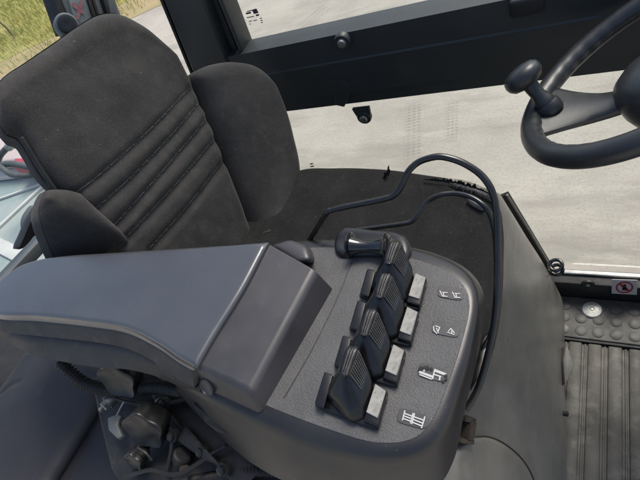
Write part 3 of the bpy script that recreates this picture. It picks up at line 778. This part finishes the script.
def hs2(u, v, p): return -.012 * edge_round(u, v, .2, .2, .02) + .004 * noise.noise(p * 9)
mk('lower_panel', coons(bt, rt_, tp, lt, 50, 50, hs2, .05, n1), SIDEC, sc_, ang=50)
bm = box_bm(-.55, .12, -.85, .50, .30, .44, .02); mk('panel_box', bm, GREASE, sc_)
# far dark filler beside the rear sill
bm = poly_bm(PL([(-60, 330), (30, 330), (30, 372), (-40, 420)], z=-.66), PL([(-60, 330), (30, 330), (30, 372), (-40, 420)], z=-.64), .004); mk('floor_ledge', bm, RUB, sc_)

# ------------------------------------------------------------------ armrest with lever console
ZA = -.345; ZP = -.375
arm = thing('armrest_console', 'black armrest ending in a grained panel with four fingertip levers and symbols', 'armrest', P(300, 380, z=-.45))
farp = [(268, 243), (268, 243), (200, 248.5), (120, 253.5), (60, 257.5), (28, 264.5), (8, 277)]
gap = [(216, 334), (244, 289)]
farq = [(269.6, 243.6), (269.6, 243.6)] + farp[2:]
T0 = farq + [(-10, 295), (-14, 307), (0, 316), (38, 317.5), (94, 323.5), (128, 329.5), (158, 344), (180, 359), (198, 369.2), (198, 369.2)] + [(217.8, 335), (245.6, 290)]
T1 = farp + [(-12, 297), (-15, 318), (0, 331), (38, 336), (94, 342), (128, 349), (158, 364), (180, 380), (200, 390), (200, 390)] + gap
T2 = farp + [(-12, 300), (-10, 328), (2, 340), (38, 356), (94, 367), (128, 369.5), (158, 377), (180, 387), (204, 396), (204, 396)] + gap
T3 = farp + [(-6, 300), (0, 322), (14, 336), (46, 352), (94, 361), (128, 364), (160, 371), (180, 380), (204, 390), (204, 390)] + gap
def loft_px(lv, n=8): return [cr(PL(px, z=z), n, True) for px, z in lv]
r0 = loft_px([(T0, ZA), (T1, ZA - .020)])
gA, gB = P(269.6, 243.6, z=ZA), P(198, 369.2, z=ZA)
for k_ in range(len(r0[0])):
    if seg_d(r0[0][k_], [gA, gB]) < .006: r0[1][k_] = Vector((r0[0][k_].x, r0[0][k_].y, ZA - .020))
mid_ = [[r0[1][i].lerp(r0[0][i], t) for i in range(len(r0[0]))] for t in (.3, .6, .8)]
bm = bmesh.new(); rings(bm, [inset(r0[1], .004, ZA - .021), r0[1]] + mid_ + [inset(mid_[-1], .002)]); mk('pad_side_shaded', bm, TRAY, arm, ang=60)  # side wall of the pad skin; its shade is put into the darker colour
bm = bmesh.new(); rs = [inset(mid_[-1], .0012), inset(mid_[-1], .0002, None)]
base_ = [Vector((p.x, p.y, ZA)) for p in r0[0]]
rs = [inset(mid_[-1], .001), [p.copy() for p in mid_[-1]]]
for k_ in range(8):
    a_ = k_ / 7 * math.pi / 2; rs.append(inset(base_, .005 * (1 - math.cos(a_)), ZA + .0005 + .0048 * math.sin(a_)))
rs.append(inset(base_, .0064, ZA + .0054)); rings(bm, rs); mk('arm_pad', bm, PAD, arm, ang=60)
r1 = loft_px([(T1, ZA - .0225), (T2, ZA - .045), (T3, ZA - .055)])
bm = bmesh.new(); rings(bm, [inset(r1[2], .01, ZA - .056), r1[2], r1[1], [r1[1][i].lerp(r1[0][i], .5) for i in range(len(r1[0]))], r1[0], inset(r1[0], .006, ZA - .0222)]); mk('arm_tray', bm, TRAY, arm, ang=60)
# console body
K0 = [(255, 262), (290, 249), (340, 247), (400, 255), (438, 266), (463, 283), (471, 306), (462, 347), (448, 388), (432, 424), (410, 442), (372, 444), (325, 430), (280, 413), (240, 396), (194, 377), (198, 366), (225, 312)]
K1 = [(253, 260), (289, 245), (340, 242.5), (402, 250), (442, 261), (468, 278), (477, 304), (469, 350), (455, 392), (439, 431), (414, 452), (373, 455), (321, 441), (276, 424), (236, 407), (186, 381), (189, 371), (222, 310)]
K2 = [(252, 259), (288, 243), (340, 240), (404, 246.5), (445, 257.5), (471, 275), (481, 302), (474, 351), (461, 395), (446, 436), (420, 459), (375, 464), (316, 452), (271, 433), (230, 414), (180, 385), (183, 377), (220, 309)]
K3 = [(252, 259), (288, 243), (340, 240), (405, 246.5), (447, 258), (474, 276), (485, 304), (478, 356), (466, 403), (452, 449), (428, 475), (375, 485), (308, 474), (258, 451), (218, 424), (181, 394), (181, 382), (220, 309)]
K4 = [(256, 262), (292, 248), (345, 246), (405, 254), (445, 268), (470, 290), (479, 315), (474, 364), (464, 414), (453, 462), (430, 490), (372, 500), (300, 487), (250, 462), (214, 430), (186, 402), (184, 388), (222, 314)]
kr = loft_px([(K0, ZP), (K1, ZP - .0025), (K2, ZP - .0125), (K3, ZP - .042), (K4, ZP - .072)])
bm = bmesh.new()
ka = [kr[1][i].lerp(kr[2][i], .45) + Vector((0, 0, .0022)) for i in range(len(kr[0]))]
rings(bm, [inset(kr[4], .012, ZP - .076), kr[4], kr[3], [kr[3][i].lerp(kr[2][i], .5) + Vector((0, 0, 0)) for i in range(len(kr[0]))], kr[2], ka, kr[1], kr[0], inset(kr[0], .006, ZP)])
con = mk('console_body', bm, SIDEP, arm, ang=60)
tp_ = [Vector((p.x, p.y, 0)) for p in inset(kr[0], .0012)]
mk('panel_face', slab_bm(tp_, ZP + .0007, ZP - .002, .0006, steps=2), PANEL, arm, ang=60)
# thin moulding line down the left of the panel and slot in the side
bm = tube_bm(resample(cr(PL([(352, 262), (338, 296), (322, 330), (305, 362), (284, 398)], z=ZP + .0007), 8), 40), .0007, 6); mk('moulding_line', bm, TRAY, con)
q = [P(193, 404, z=ZP - .03), P(203, 411, z=ZP - .038), P(214, 420, z=ZP - .044), P(228, 434, z=ZP - .048), P(218, 431, z=ZP - .05), P(205, 421, z=ZP - .046)]
bm = bmesh.new(); poly_bm([p + Vector((0, .006, -.002)) for p in q], [p + Vector((0, -.0012, .0008)) for p in q], .0008, 2, bm); mk('side_slot', bm, RUB, con)
# storage lid
lb = [P(264, 244, z=ZP - .004), P(188, 384, z=ZP - .008), P(262, 415, z=ZP - .001), P(334, 290, z=ZP - .001)]
ltp = [P(269.5, 244.5, z=ZA - .001), P(197.5, 368.4, z=ZA - .001), P(250, 393, z=ZA - .006), P(315, 270, z=ZA - .006)]
bm = bmesh.new(); vv = rings(bm, [lb, ltp]); tv = vv[1]
def ed(a, b): return [e for e in a.link_edges if e.other_vert(a) is b]
bmesh.ops.recalc_face_normals(bm, faces=bm.faces)
bmesh.ops.bevel(bm, geom=ed(tv[2], tv[3]) + ed(tv[1], tv[2]) + ed(tv[2], vv[0][2]), offset=.0060, segments=6, profile=.5, affect='EDGES', clamp_overlap=True)
bmesh.ops.bevel(bm, geom=[e for e in bm.edges if len(e.link_faces) == 2 and e.calc_face_angle() > R(40)], offset=.0012, segments=2, profile=.5, affect='EDGES', clamp_overlap=True)
lid = mk('storage_lid', bm, LIDM, arm, ang=50, wn=True)
hb = [P(*a, z=ZP - .004) for a in [(270, 247), (292, 241), (313, 249), (316, 264), (300, 266)]]
ht = [P(*a, z=ZA - .008) for a in [(270, 246), (289, 239), (307, 246), (312, 261), (296, 262)]]
mk('lid_hinge', poly_bm(hb, ht, .006, 4), LIDM, lid, ang=60)
# screw cap on the near face
C = P(209.5, 385, z=ZA - .0235); ax = Vector((-.12, -.78, .60))
cap = mk('screw_cap', lathe_bm([(0, -.006), (.0088, -.006), (.0092, .0045), (.0078, .0058), (.0072, .0046), (.004, .0040), (0, .0039)], C, ax, 28), LIDM, arm)
cap.scale = (1, 1, 1)

# --- control levers
def lever_geo(ox=0):
    pass
zt = ZP + .030; zb = ZP + .007
def V(px, py, z): return P(px, py, z=z)
tips = [(351, 347), (375, 308), (388, 273), (398, 238)]
refp = [(376, 403), (394.5, 362), (408.5, 323), (417, 288)]
pos = [P(*q, z=ZP + .010) for q in refp]
L_ = thing  # (levers are parts of the armrest)
b0 = bmesh.new()
frame_px = [(326, 374), (316, 405), (321, 409), (345, 419), (376, 430), (388, 397), (385, 391)]
poly_bm(PL(frame_px, z=ZP - .002), PL(frame_px, z=ZP + .005), .0015, 2, b0)
lev0 = mk('control_lever', b0, BLK, arm, ang=40)
q = [(324.5, 371.5), (333, 375), (324, 409), (314.5, 404)]
mk('left_rail', poly_bm(PL(q, z=ZP), PL(q, z=ZP + .010), .0014, 3), BLK, lev0)
qb = [(377, 386), (389, 393), (379, 431), (364.5, 424)]; qt = [(375.5, 383.5), (387, 390.5), (378, 426), (363, 420)]
rr = mk('label_rail', poly_bm(PL(qb, z=ZP), PL(qt, z=ZP + .010), .0014, 3), BLK, lev0)
q = [(375.6, 384.3), (386.3, 391.2), (377.6, 418.8), (364.6, 415.5), (366, 411)]
q = [(375.6, 384.3), (386.3, 391.2), (378, 418.5), (366.5, 412.6)]
lbl = PL(q, z=ZP + .0102)
mk('label_plate', poly_bm(lbl, [p + Vector((0, 0, .0014)) for p in lbl], .0004, 1), TAB, lev0)
# grip: loft from a wide rounded foot to a narrow ridge
foot = PL([(327, 396), (337, 410), (351, 421), (365, 417), (365, 417), (373.5, 386), (354, 376), (337, 380)], z=zb)
mid = PL([(328.5, 388), (337, 401), (349, 410), (360, 404), (360, 404), (371.5, 380), (360, 360), (342, 366)], z=ZP + .016)
rid = PL([(339.5, 371.5), (341, 375.5), (344, 377), (348, 376), (348, 376), (358.5, 350), (353, 346), (346.5, 348.5)], z=zt)
def loop(c6, n=6): return cr(c6, n, True)
rs = []
la, lm_, lr_ = loop(foot), loop(mid), loop(rid)
lowr = [p + Vector((0, 0, -.008)) for p in la]
rs = [lowr, la]
for t in (.35, .7): rs.append([la[i].lerp(lm_[i], t) for i in range(len(la))])
rs.append(lm_)
for t in (.25, .5, .75): rs.append([lm_[i].lerp(lr_[i], t) for i in range(len(la))])
rs.append(lr_)
cen = sum(lr_, Vector()) / len(lr_)
rs.append([p.lerp(cen, .12) + Vector((0, 0, .0016)) for p in lr_]); rs.append([p.lerp(cen, .35) + Vector((0, 0, .0026)) for p in lr_])
bm = bmesh.new(); rings(bm, rs); grip = mk('grip', bm, BLK, lev0, ang=40)
# ribbed pad on ridge and right flank
A0 = PL([(349.2, 375), (358.8, 350.5)], z=zt + .0008); A1 = PL([(360.5, 390), (367.5, 371)], z=ZP + .0185)
def ribs(u, v, p): 
    w = math.sin(u * 9 * 2 * math.pi); return .0012 + .0008 * (1 if w > 0 else -1) * min(1, abs(w) * 2.2)
nr = (A0[1] - A0[0]).cross(A1[0] - A0[0]).normalized()
if nr.x < 0: nr = -nr
bm = coons(A1, [A1[1], A0[1]], A0, [A1[0], A0[0]], 120, 8, ribs, .002, nr); mk('ribbed_pad', bm, RIBM, lev0, ang=30)
A0 = PL([(341.2, 373), (348, 348.5)], z=zt + .0022); A1 = PL([(347, 375.5), (357, 349.5)], z=zt + .0024)
bm = coons(A1, [A1[1], A0[1]], A0, [A1[0], A0[0]], 10, 30, lambda u, v, p: .0012 + .0009 * (1 if math.sin(v * 3 * 2 * math.pi + .6) > 0 else -1) - .0012 * edge_round(u, v, .03, .008, .002), .002, Vector((0, 0, 1))); mk('ridge_pad', bm, RIBM, lev0, ang=30)
q = PL([(341, 376), (347, 378.5), (347.5, 374), (342.5, 372.2)], z=zt - .001); mk('ridge_end', poly_bm(q, [p + Vector((0, 0, .0035)) for p in q], .001, 2), GLOSS, lev0)
# the other three levers: copies of the lever and each of its parts
lev_children = list(lev0.children)
for i in (1, 2, 3):
    r_ = lev0.copy(); col.objects.link(r_); r_.parent = arm; r_.location = lev0.location + (pos[i] - pos[0])
    for ch in lev_children:
        k_ = ch.copy(); col.objects.link(k_); k_.parent = r_
# --- thumb roller with its raised housing
hz_ = ZP + .012
ho = cr(PL([(336, 252), (337, 240), (343, 232.5), (352, 230), (375, 232.5), (398, 235), (409, 243), (411, 256), (404, 262), (378, 258), (355, 258), (342, 258)], z=ZP), 6, True)
ho = [Vector((p.x, p.y, 0)) for p in ho]
bm = bmesh.new(); hr = mk('roller_housing', slab_bm(ho, ZP + .008, ZP - .008, .006), SIDEP, arm, ang=60)
a, b = P(349, 246, z=ZP + .012), P(389, 247, z=ZP + .012); L0 = (b - a).length; axr = (b - a).normalized()
prof = []
for k in range(33):
    t = k / 32; rr_ = .0058 + .0062 * abs(2 * t - 1) ** 1.7
    prof.append((rr_, L0 * t))
prof = [(0, -.001), (prof[0][0] * .8, -.001)] + prof + [(prof[-1][0] * .8, L0 + .001), (0, L0 + .001)]
rol = mk('thumb_roller', lathe_bm(prof, a, axr, 36), GLOSS, arm, ang=60)
for t, h in ((.04, .006), (.93, .004)):
    bm = bmesh.new(); Cc = a + axr * L0 * t
    lathe_bm([(0, -.0016), (.0118, -.0016), (.0138, -.0004), (.0138, .0010), (.0118, .0022), (0, .0022)], Cc + Vector((0, 0, .001)), axr, 30, bm); mk('roller_rim', bm, GLOSS, rol, ang=50)
# --- symbol labels
def dotted(px_c, hl, hh, angd):
    pts = []; ca, sa = math.cos(R(angd)), math.sin(R(angd))
    for k in range(40):
        t = k / 40 * 2 * math.pi; e = .45
        x_ = hl * (abs(math.cos(t)) ** e) * (1 if math.cos(t) > 0 else -1); y_ = hh * (abs(math.sin(t)) ** e) * (1 if math.sin(t) > 0 else -1)
        pts.append((px_c[0] + x_ * ca - y_ * sa, px_c[1] + x_ * sa + y_ * ca))
    return pts
def symbol(cx, cy, hl, hh, angd, lines, w=.00042, extra=None):
    ol = [Vector((p.x, p.y, 0)) for p in PL(dotted((cx, cy), hl, hh, angd), z=ZP)]
    s = mk('symbol_label', slab_bm(ol, ZP + .0014, ZP - .001, .0004, steps=2), DARKLBL, arm, ang=50)
    bm = bmesh.new(); zz = ZP + .0014
    for (x0_, y0_, x1_, y1_) in lines:
        zz += .00005
        A, B2 = P(x0_, y0_, z=zz), P(x1_, y1_, z=zz); dd = (B2 - A).normalized(); sd = Vector((-dd.y, dd.x, 0)) * w; A -= dd * w * .5; B2 += dd * w * .5
        poly_bm([A - sd, B2 - sd, B2 + sd, A + sd], [p + Vector((0, 0, .0004)) for p in (A - sd, B2 - sd, B2 + sd, A + sd)], 0, 1, bm)
    mk('symbol', bm, WHITE, s, smooth=False)
    if extra:
        bm = bmesh.new()
        for (x_, y_, r_) in extra:
            Cx = P(x_, y_, z=zz); loopv = [bm.verts.new(Cx + Vector((math.cos(k) * r_ * random.uniform(.6, 1.3), math.sin(k) * r_ * random.uniform(.6, 1.3), .0007))) for k in range(6)]; bm.faces.new(loopv)
        mk('worn_patch', bm, BLK, s, smooth=False)
    return s
symbol(451, 293.5, 13, 6.2, 9, [(440, 291, 442.5, 296), (442.5, 296.3, 447.5, 296.6), (442.5, 292.5, 447.5, 292.8), (443.5, 292.5, 444, 296), (452.5, 292.2, 455, 297.4), (455, 297.6, 460, 297.8), (455, 293.6, 460, 294), (456, 293.6, 456.5, 297)])
symbol(446, 329.8, 14, 6.6, 11, [(433.5, 326.5, 434, 330.5), (434, 330.5, 437, 333.8), (435.5, 326, 439.8, 327.5), (436.5, 328, 438.5, 333), (439.8, 327.5, 438.5, 331), (447.5, 332.4, 454.5, 334.8), (448.5, 331.4, 451, 328.6), (451, 328.6, 454.5, 333.2), (451.5, 331, 452, 333)])
symbol(433, 373, 15, 7.4, 14, [(419, 371.2, 432.5, 376.4), (419.4, 372.4, 432.2, 377.2), (419.8, 374.6, 431.5, 379.2), (432.6, 379, 435, 369.4), (435, 369.8, 446, 374), (435.2, 371.4, 445, 375), (434, 374.5, 441, 376.8), (440, 376.8, 439.6, 380.2), (425, 366.8, 424, 371.5)], .00052,
       [(421, 368.5, .0016), (424.5, 367.8, .0018), (428, 367.8, .0017), (431.5, 369.5, .0016), (419.2, 370, .0012), (445.5, 376, .0015), (446.3, 378.5, .0015), (443.5, 380.8, .0012)])
symbol(413, 419, 15.5, 7.8, 15, [(405, 410.8, 402.6, 420.2), (413.2, 413.4, 410.6, 423.2), (414.6, 413.8, 412, 423.8), (425, 416.8, 421.6, 428), (404.5, 413.5, 413, 416.6), (404, 416, 412, 419), (403.4, 418.6, 411.4, 421.6), (414.2, 417, 424.4, 420.6), (413.6, 419.6, 423.4, 423.6), (412.8, 422.4, 422.4, 426.4)], .00048)

# --- adjuster under the armrest: bracket, knobs, bolt, post
br = thing('armrest_bracket', 'dusty black armrest adjuster bracket with star knobs and steel bolt', 'bracket', P(150, 440, z=-.55))
zk = -.50
q = [(92, 378), (150, 372), (235, 425), (330, 500), (150, 520), (112, 470), (99, 415)]
plate_o = mk('bracket_plate', poly_bm(PL(q, z=zk - .02), PL(q, z=zk), .003, 2), GREASE, br)
q = [(150, 395), (186, 390), (262, 470), (240, 492)]
mk('hanger_arm', poly_bm(PL(q, z=zk), PL(q, z=zk + .02), .004, 2), GREASE, br)
q = [(186, 424), (196, 436), (222, 466), (204, 460), (176, 440)]
mk('cross_lug', poly_bm(PL(q, z=zk + .02), PL(q, z=zk + .035), .004, 2), GREASE, br)
def star_knob(px, py, z, r, h, axis, lobes, parent):
    C = P(px, py, z=z); rm = lambda t: 1 + .09 * math.cos(t * lobes * 2 * math.pi)
    k_ = lathe_bm([(0, -h), (r * .42, -h), (r * .42, -h * .55), (r * .80, -h * .50), (r * .90, -h * .40), (r * .98, h * .18), (r, h * .26), (r * .985, h * .31), (r * .95, h * .33), (r * .86, h * .29), (r * .5, h * .25), (0, h * .24)], C, axis, 84, rmod=rm)
    return mk('star_knob', k_, KNOB, parent, ang=45)
star_knob(122, 376, -.430, .0265, .034, (.20, -.86, .46), 5, br)
star_knob(148, 425, -.455, .0265, .034, (.22, -.85, .48), 5, br)
star_knob(137, 457, -.475, .0125, .024, (.1, -.88, .46), 5, br)
C = P(107, 403.5, z=-.475); ax = Vector((-.15, -.93, .3))
bo = mk('bolt_washer', lathe_bm([(0, -.02), (.0095, -.02), (.0095, .0), (0, 0)], C, ax, 24), STEEL, br)
mk('bolt_nut', lathe_bm([(0, 0), (.0072, 0), (.0072, .006), (.006, .007), (.0035, .007), (.0035, .012), (0, .013)], C, ax, 6), STEEL, bo)
q = PL([(107, 418), (117, 413.5), (121, 416), (117, 424), (122, 436), (117, 439), (108, 430)], z=-.468)
bm = poly_bm([p - Vector((0, 0, .008)) for p in q], q, .002, 2)
mk('lever_tab', bm, HOSE, br, ang=40)
pz0, pz1 = P(168, 482, z=-.52), P(182, 456, z=-.485)
mk('lock_pin', tube_bm([pz0, pz1], .010, 16), GREASE, br)
mk('pin_cap', lathe_bm([(0, -.004), (.0115, -.004), (.0115, .004), (.009, .006), (0, .006)], pz1, pz1 - pz0, 18), GREASE, br)
mk('stem', tube_bm([P(136, 462, z=-.485), P(141, 480, z=-.53)], .007, 12), KNOB, br)
mk('wire_clip', tube_bm(cr([P(117, 415, z=-.46), P(121, 407, z=-.455), P(124, 402, z=-.45)], 5), .0012, 6), STEEL, br)
mk('wire_clip', tube_bm(cr([P(138, 448, z=-.46), P(146, 453, z=-.462), P(152, 460, z=-.47)], 5), .0016, 6), GREASE, br)
mk('small_screw', lathe_bm([(0, -.004), (.005, -.004), (.005, .003), (.002, .0035), (0, .003)], P(184, 470, z=-.478), (-.2, -.4, .9), 12), RUST, br)

for pth in ([(100, 392, -.47), (128, 402, -.468), (160, 405, -.465), (196, 398, -.458), (212, 412, -.462)], [(124, 478, -.49), (150, 470, -.478), (178, 474, -.47), (215, 452, -.468), (226, 446, -.465)],
            [(160, 398, -.475), (168, 420, -.47), (172, 444, -.47), (166, 476, -.49)]):
    mk('cable', tube_bm(cr([P(a, b, z=z_) for a, b, z_ in pth], 8), .0026, 8), RUB, br)
for px, py, z_ in ((201, 452, -.468), (222, 470, -.468), (163, 404, -.462), (172, 436, -.464)):
    bw = mk('bolt_washer', lathe_bm([(0, -.006), (.0075, -.006), (.0075, 0), (0, 0)], P(px, py, z=z_), (-.05, -.5, .85), 20), GREASE, br)
    mk('bolt_head', lathe_bm([(0, -.001), (.0052, -.001), (.0052, .0042), (.004, .005), (0, .005)], P(px, py, z=z_), (-.05, -.5, .85), 6), KNOB, bw)
# --- corrugated conduits
def conduit(path, r, label, pitch=.0050):
    pts = resample(cr(path, 10), int(340))
    bm = tube_bm(pts, r, 14, rfun=lambda t, L: r * (1 + .17 * math.sin(L / pitch * 2 * math.pi)))
    return tag(mk('corrugated_hose', bm, RUB, ang=80), label, 'hose')
conduit([P(60, 362, z=-.42), P(70, 371, z=-.435), P(84, 383, z=-.45), P(108, 390, z=-.458), P(135, 389, z=-.452), P(158, 387.5, z=-.446), P(182, 390, z=-.440)], .0076, 'black corrugated hose sagging behind the star knobs below the arm pad')
conduit([P(170, 486, z=-.52), P(195, 480, z=-.50), P(225, 475, z=-.49), P(252, 471, z=-.485), P(285, 472, z=-.49)], .0055, 'black corrugated hose at the bottom edge below the lever panel', .0038)

# --- guard hoops round the lever panel
gr_ = thing('guard_rail', 'shiny black bent tube guard with two hoops round the lever panel', 'guard', P(480, 390, z=-.47))
def PZ(lst): return [P(a, b, z=z_) for a, b, z_ in lst]
mk('hoop', tube_bm(resample(cr(PZ([(300, 252, -.41), (309, 241, -.385), (326, 214, -.345), (331, 210.5, -.342), (345, 207, -.34), (384, 199, -.335), (395, 194.5, -.332), (402, 185, -.325), (408, 172, -.315), (418, 162.5, -.31), (432, 157.5, -.305), (444, 157, -.305), (462, 162.5, -.31), (480, 174, -.32), (491, 189, -.33), (496, 208, -.345), (497.5, 240, -.365), (497, 290, -.39), (494, 325, -.41), (487, 358, -.43), (478, 388, -.45), (466, 410, -.47)]), 10), 220), .0031, 14), TUBE, gr_, ang=80)
mk('hoop', tube_bm(resample(cr(PZ([(330, 250, -.42), (340, 238, -.40), (352, 231.5, -.39), (366, 229, -.388), (402, 224, -.385), (412, 221, -.384), (419, 213, -.38), (427, 202, -.375), (440, 195, -.37), (455, 193.5, -.37), (472, 197.5, -.37), (486, 208, -.375), (493, 224, -.39), (496, 250, -.41), (496, 300, -.435), (492, 330, -.45), (481, 352, -.455), (466, 372, -.47)]), 10), 220), .0026, 14), TUBE, gr_, ang=80)
mk('hoop_bracket', poly_bm(PL([(474, 345), (490, 330), (488, 362), (470, 392)], z=-.462), PL([(474, 345), (490, 330), (488, 362), (470, 392)], z=-.452), .002, 2), TUBE, gr_)

# ------------------------------------------------------------------ steering wheel
Wc = Vector((.0562, .5703, -.4413)); Wn = Vector((-.498, .129, .857)).normalized(); WR = .1525
sw = thing('steering_wheel', 'dark grey steering wheel with round spinner knob at top right', 'steering wheel', Wc - Wn * .03)
e1 = (P(527, 128, n=Wn, d=Wn.dot(Wc)) - Wc); e1 = (e1 - Wn * e1.dot(Wn)).normalized(); e2 = Wn.cross(e1)
def wp(a, r, h=0): return Wc + (e1 * math.cos(a) + e2 * math.sin(a)) * r + Wn * h
bm = bmesh.new(); nseg = 240; res = 18; rs = []
for k in range(nseg):
    a = 2 * math.pi * k / nseg; rad = (wp(a, 1) - Wc)
    ring = []
    for j in range(res):
        b = 2 * math.pi * j / res; rr_ = .0150
        inn = max(0, -math.cos(b)); rr_ *= 1 + .04 * inn ** 4 * math.sin(a * 44)
        ring.append(Wc + rad * (WR + rr_ * math.cos(b)) + Wn * rr_ * math.sin(b) * .95)
    rs.append(ring)
vs = [[bm.verts.new(p) for p in r_] for r_ in rs]
for k in range(nseg):
    A, B2 = vs[k], vs[(k + 1) % nseg]
    for j in range(res): bm.faces.new((A[j], A[(j + 1) % res], B2[(j + 1) % res], B2[j]))
mk('rim', bm, WHEEL, sw, ang=80)
ks = P(553, 112, n=Wn, d=Wn.dot(Wc)) - Wc; a_k = math.atan2(ks.dot(e2), ks.dot(e1))
def spoke(a0, w0=.028, w1=.020):
    rs = []
    for t in [i / 14 for i in range(15)]:
        r_ = (WR - .004) * (1 - t) + .03 * t; w = (w0 * (1 - t) ** 2 * 1.5 + w1); h = -.041 * math.sin(t * math.pi * .5) 
        dirv = wp(a0, 1) - Wc; sd = Wn.cross(dirv).normalized()
        C = Wc + dirv * r_ + Wn * h
        sec = []
        for (x_, z_) in [(-1, -.5), (-.9, -.85), (.9, -.85), (1, -.5), (1, .3), (.8, .8), (-.8, .8), (-1, .3)]:
            sec.append(C + sd * x_ * w + Wn * z_ * .0085)
        rs.append(sec)
    bm = bmesh.new(); rings(bm, rs); return bm
spa = P(545, 108, n=Wn, d=Wn.dot(Wc)) - Wc; a_s = math.atan2(spa.dot(e2), spa.dot(e1))
for k in range(3): mk('spoke', spoke(a_s + k * 2 * math.pi / 3), WHEEL, sw, ang=50)
mk('hub', lathe_bm([(0, -.05), (.03, -.05), (.050, -.03), (.055, -.01), (.055, .010), (.050, .024), (.038, .033), (.02, .038), (0, .040)], Wc - Wn * .041, Wn, 48), WHEEL, sw, ang=60)
mk('column', lathe_bm([(.024, -.42), (.028, -.2), (.030, -.09), (.02, -.085)], Wc, Wn, 24), RUB, sw)
C0 = Wc - Wn * .36
cb = [(C0.x - .01, .33), (C0.x + .30, .33), (C0.x + .30, .735), (C0.x - .01, .735)]; ct = [(C0.x - .05, .40), (C0.x + .20, .40), (C0.x + .20, .70), (C0.x - .05, .70)]
mk('shade_box', poly_bm([Vector((a, b, FZ + .006)) for a, b in [(x_ + .06, y_) for x_, y_ in cb]], [Vector((a, b, C0.z + .10)) for a, b in ct], .03, 5), RUB, sw)  # unseen box added to keep front light off the lower pedestal
# spinner knob
kb = P(549, 107, n=Wn, d=Wn.dot(Wc)); kt = P(523, 77, n=Wn, d=Wn.dot(Wc) + .056); kax = (kt - kb).normalized(); kl = (kt - kb).length
sp = mk('spinner_knob', lathe_bm([(0, kl - .014), (.014, kl - .0145), (.0215, kl - .0115), (.0262, kl - .005), (.0272, kl + .001), (.0258, kl + .007), (.0205, kl + .0120), (.012, kl + .0148), (.005, kl + .0155), (0, kl + .0156)], kb, kax, 40), WHEEL, sw, ang=80)
mk('knob_stem', lathe_bm([(0, .004), (.0135, .004), (.0140, .010), (.0125, .016), (.0098, .024), (.0105, kl - .012), (0, kl - .012)], kb, kax, 28), WHEEL, sp, ang=50)
mk('knob_clamp', lathe_bm([(0, -.010), (.016, -.010), (.0175, -.006), (.0175, .004), (.0160, .0075), (0, .0075)], kb, kax, 28), WHEEL, sp, ang=50)

# ------------------------------------------------------------------ daylight
SUN_EL, SUN_AZ = R(57), R(18)       # azimuth measured from +y towards +x
w = bpy.data.worlds.new('World'); scene.world = w; w.use_nodes = True
nt = w.node_tree; bg = nt.nodes['Background']; sky = nt.nodes.new('ShaderNodeTexSky'); sky.sky_type = 'NISHITA'; sky.sun_disc = False
sky.sun_elevation = SUN_EL; sky.sun_rotation = SUN_AZ; sky.dust_density = 3.5; sky.air_density = .95
nt.links.new(sky.outputs[0], bg.inputs[0]); bg.inputs[1].default_value = .105
sl = bpy.data.lights.new('sun', 'SUN'); sl.energy = 1.5; sl.angle = R(22); sl.color = (1, .95, .87)
so = bpy.data.objects.new('sun', sl); col.objects.link(so); so.location = (3, 2, 8)
sd = Vector((math.sin(SUN_AZ) * math.cos(SUN_EL), math.cos(SUN_AZ) * math.cos(SUN_EL), math.sin(SUN_EL)))
so.rotation_euler = sd.to_track_quat('Z', 'Y').to_euler()
scene.view_settings.view_transform = 'Standard'; scene.view_settings.look = 'None'
scene.view_settings.exposure = .78; scene.view_settings.gamma = 1
